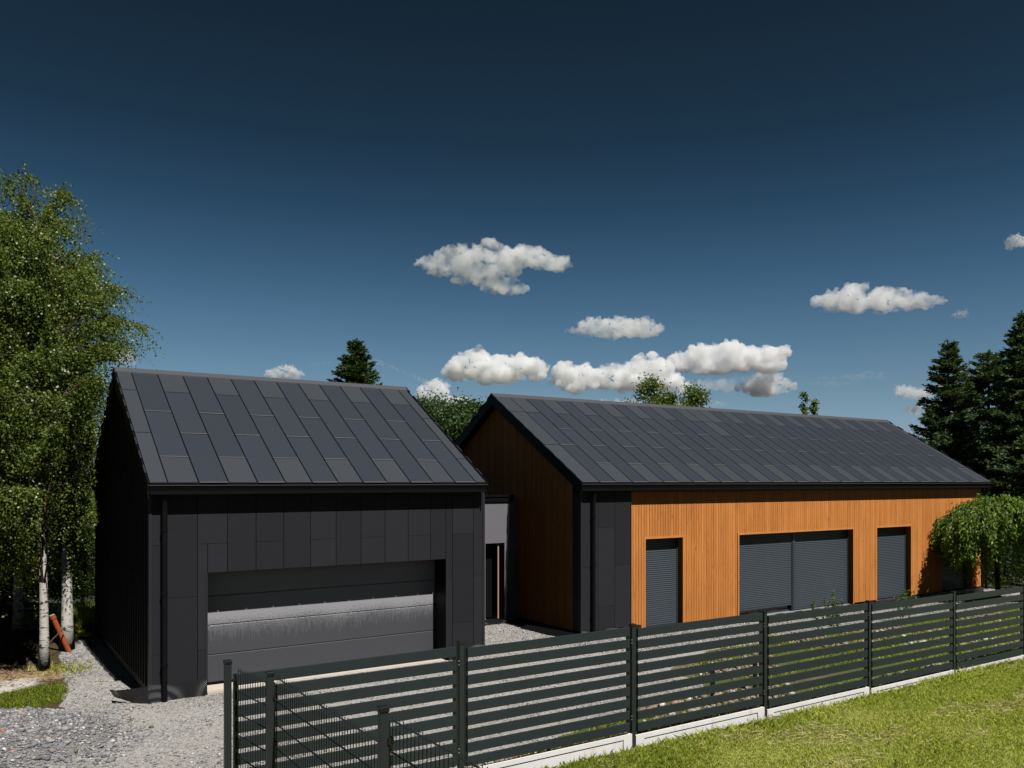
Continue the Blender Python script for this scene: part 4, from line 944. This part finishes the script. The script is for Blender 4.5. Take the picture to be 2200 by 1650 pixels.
# dark stakes standing in the yard
for i, (xp, yb, lb) in enumerate([(1531, 1500, 'dark square stake behind the fence where gravel meets the bed'), (1622, 1478, 'second dark stake behind the fence, inside the bed')]):
    d = 1784.5*3.68/(yb-1033.7); X_, Y_ = px(xp, d); z0 = float(hgt(np.array(X_), np.array(Y_))); st = MB(); st.box(X_-.03, X_+.03, Y_-.03, Y_+.03, z0-.1, z0+.62); o = st.build('garden_stake', M['fence_black'], bevel=.004); tag(o, lb, 'stake', 'stakes behind the fence')

# orange clay-coloured pipe leaning on the birch
a = Vector((2.03, 22.9, 0)); a.z = float(hgt(np.array(a.x), np.array(a.y))); top = Vector((1.86, 23.08, a.z+.93)); top = Vector((1.66, 22.95, a.z+.92))
pp = empty('drain_pipe', a, 'orange plastic drain pipe leaning on the rough birch trunk', 'pipe')
t = MB(); t.tube([a, top], .061, 18); dirp = (top-a).normalized(); t.build('pipe', M['pipe'], pp, smooth=False)
t = MB(); t.tube([top-dirp*.10, top-dirp*.02], .074, 18); t.tube([top-dirp*.02, top], .070, 18); t.build('socket', M['pipe'], pp)
t = MB(); t.tube([top+dirp*.002, top+dirp*.012], .06, 16); t.build('pipe_end', Mat('pipe_inside', (.55, .45, .38), .8), pp)
st = MB(); st.tube([(1.35, 21.9, .12), (1.92, 22.75, .52)], .015, 6); tag(st.build('broken_branch', M['bark']), 'thin dark stick crossing behind the birch trunk and the orange pipe', 'stick')

# ------------------------------------------------------------------ clouds: real lumpy bodies of vapour far away
def cloudmat(dens, kk=1.):
    m = bpy.data.materials.new('cloud_vapour'); m.use_nodes = True; t = m.node_tree; t.nodes.remove(t.nodes['Principled BSDF'])
    v = t.nodes.new('ShaderNodeVolumePrincipled'); v.inputs['Color'].default_value = (1, 1, 1, 1); v.inputs['Anisotropy'].default_value = 0
    tcn = t.nodes.new('ShaderNodeNewGeometry'); nz = t.nodes.new('ShaderNodeTexNoise'); nz.inputs['Scale'].default_value = 1/(30*kk); nz.inputs['Detail'].default_value = 4; nz.inputs['Roughness'].default_value = .55
    mr = t.nodes.new('ShaderNodeMapRange'); mr.inputs['From Min'].default_value = .36; mr.inputs['From Max'].default_value = .62; mr.inputs['To Min'].default_value = dens*.08; mr.inputs['To Max'].default_value = dens*1.2; mr.interpolation_type = 'SMOOTHSTEP'
    t.links.new(tcn.outputs['Position'], nz.inputs['Vector']); t.links.new(nz.outputs['Fac'], mr.inputs['Value']); t.links.new(mr.outputs[0], v.inputs['Density'])
    t.links.new(v.outputs[0], t.nodes['Material Output'].inputs['Volume']); return m
def cloud(name, D, lobes, seed, dens, label, vox=.0065, cat='cloud', disp=1., group='fair weather clouds over the roofs'):
    """lobes: (x px, y px, half width px, half height px) of the cloud body as seen from the survey station"""
    rg = np.random.default_rng(seed); k = D/1784.5; tv = ico_v; V = []; F = []; n = 0
    bm = bmesh.new(); bmesh.ops.create_icosphere(bm, subdivisions=2, radius=1); sv = np.array([v.co for v in bm.verts]); sf = np.array([[v.index for v in f.verts] for f in bm.faces]); bm.free()
    s_, c_ = math.sin(TH), math.cos(TH)
    cx = np.mean([l[0] for l in lobes]); cy = np.mean([l[1] for l in lobes]); wmax = max(l[2] for l in lobes)*k
    X0, Y0 = px(cx, D); Z0 = 4.05+(1033.7-cy)*k
    for (lx, ly, hw, hh) in lobes:
        m_ = max(18, int(32*hw/max(hh, 8)))
        for i in range(m_):
            u = rg.uniform(-1, 1); e = math.sqrt(max(0, 1-u*u)); v = rg.uniform(-.6, 1.15); r_ = hh*k*rg.uniform(.22, .60)*(.30+.70*e)
            ox = (lx-cx+u*hw*.92)*k; oz = (cy-ly)*k+v*hh*k*e*.78; oy = rg.uniform(-1, 1)*min(hh*1.0, hw)*k*e
            w = np.array([ox*c_+oy*s_, -ox*s_+oy*c_, oz]); q = sv*np.array([1.2, 1.2, .8])*r_+w; V.append(q); F.append(sf+n); n += len(sv)
            for j in range(3):          # cauliflower puffs riding on the body
                dd = unit(rg.normal(size=3)+np.array([0, 0, .7])); rr_ = r_*rg.uniform(.28, .55); w2 = w+dd*r_*np.array([1.1, 1.1, .85])
                if w2[2] < (cy-ly)*k-hh*k*.55: continue
                V.append(sv*rr_+w2); F.append(sf+n); n += len(sv)
    root = None
    o = np_mesh(name, np.concatenate(V), np.concatenate(F), M['black']); o.location = (X0, Y0, Z0); o.data.materials[0] = cloudmat(dens/k, k)
    r = o.modifiers.new('union', 'REMESH'); r.mode = 'VOXEL'; r.voxel_size = max(wmax*vox*2, .5*k)
    for sc_, st in ((24, 12), (9, 6.5), (3.6, 3.2)):
        tx = bpy.data.textures.new('billow', 'CLOUDS'); tx.noise_scale = sc_*k*1.0; tx.noise_depth = 2
        d_ = o.modifiers.new('billow', 'DISPLACE'); d_.texture = tx; d_.strength = st*k*disp; d_.mid_level = .5; d_.texture_coords = 'GLOBAL'
    tag(o, label, cat, group); return o
CL = [
 ('cloud', [(1060, 556, 140, 27), (955, 568, 72, 17), (1170, 568, 66, 20), (1020, 586, 110, 18), (1085, 622, 56, 15), (1040, 604, 80, 14)], .05, 'largest flat cloud with a ragged lower lobe, high in the middle of the sky'),
 ('cloud', [(1330, 712, 100, 22), (1290, 702, 50, 20), (1375, 708, 55, 20), (1245, 712, 36, 10)], .06, 'small flat cloud above the middle of the long roof'),
 ('cloud', [(1850, 650, 110, 32), (1940, 650, 80, 22), (1800, 655, 60, 18), (2005, 647, 36, 9)], .055, 'long cloud high above the right end of the long roof'),
 ('cloud', [(1045, 800, 96, 34), (1128, 800, 48, 32), (1015, 784, 52, 28)], .10, 'dense white cloud just right of the garage roof, above the timber gable'),
 ('cloud', [(1237, 820, 60, 32), (1222, 804, 36, 22), (1265, 815, 28, 24)], .10, 'small round cloud low above the long roof, left of the bigger ones'),
 ('cloud', [(1372, 820, 92, 38), (1400, 795, 44, 32), (1325, 818, 42, 32), (1440, 830, 44, 26)], .10, 'towering cloud low above the two tree tops'),
 ('cloud', [(1560, 780, 126, 32), (1490, 784, 60, 28), (1642, 775, 50, 34), (1575, 768, 66, 26)], .10, 'widest low cloud above the long roof'),
 ('cloud', [(1645, 834, 70, 22), (1640, 822, 38, 22)], .09, 'low white cloud under the widest one'),
 ('cloud', [(932, 850, 34, 30), (960, 872, 60, 20), (1000, 880, 36, 16)], .09, 'cloud standing behind the pine wood between the roofs'),
 ('cloud', [(612, 806, 44, 16)], .09, 'small cloud peeping over the garage ridge'),
 ('cloud', [(258, 772, 32, 20)], .05, 'small grey cloud beside the birch crown over the garage ridge end'),
 ('cloud', [(2186, 523, 24, 17)], .05, 'tiny cloud at the right picture edge'),
 ('cloud', [(1962, 850, 40, 18), (1975, 882, 36, 12)], .06, 'small cloud left of the pointed spruce'),
 ('cloud', [(2062, 680, 18, 10)], .03, 'tiny wisp right of the long high cloud'),
 ('cloud', [(1530, 832, 120, 13), (1460, 845, 70, 12), (1590, 820, 60, 10)], .022, 'thin grey cloud sheet under the widest low cloud'),
 ('contrail', [(805+i*9, 777+i*3.6, 8, 3.2) for i in range(13)], .03, 'thin slanting vapour trail right of the lone conifer'),
 ('contrail', [(655+i*9, 787-i*1.3, 8, 2.2) for i in range(9)], .02, 'short faint vapour trail left of the lone conifer'),
 ('cloud', [(1840, 812, 90, 6), (1780, 826, 80, 5), (1880, 803, 40, 5)], .010, 'faint veil of high cloud left of the spruces'),
 ('cloud', [(1345, 872, 150, 12), (1500, 868, 70, 10)], .04, 'thin low bank of cloud behind the tree tops above the ridge'),
]
if True:
    for i, (nm, lobes, dn, lb) in enumerate(CL): cloud(nm, 1500+60*i, lobes, 200+i, dn, lb)
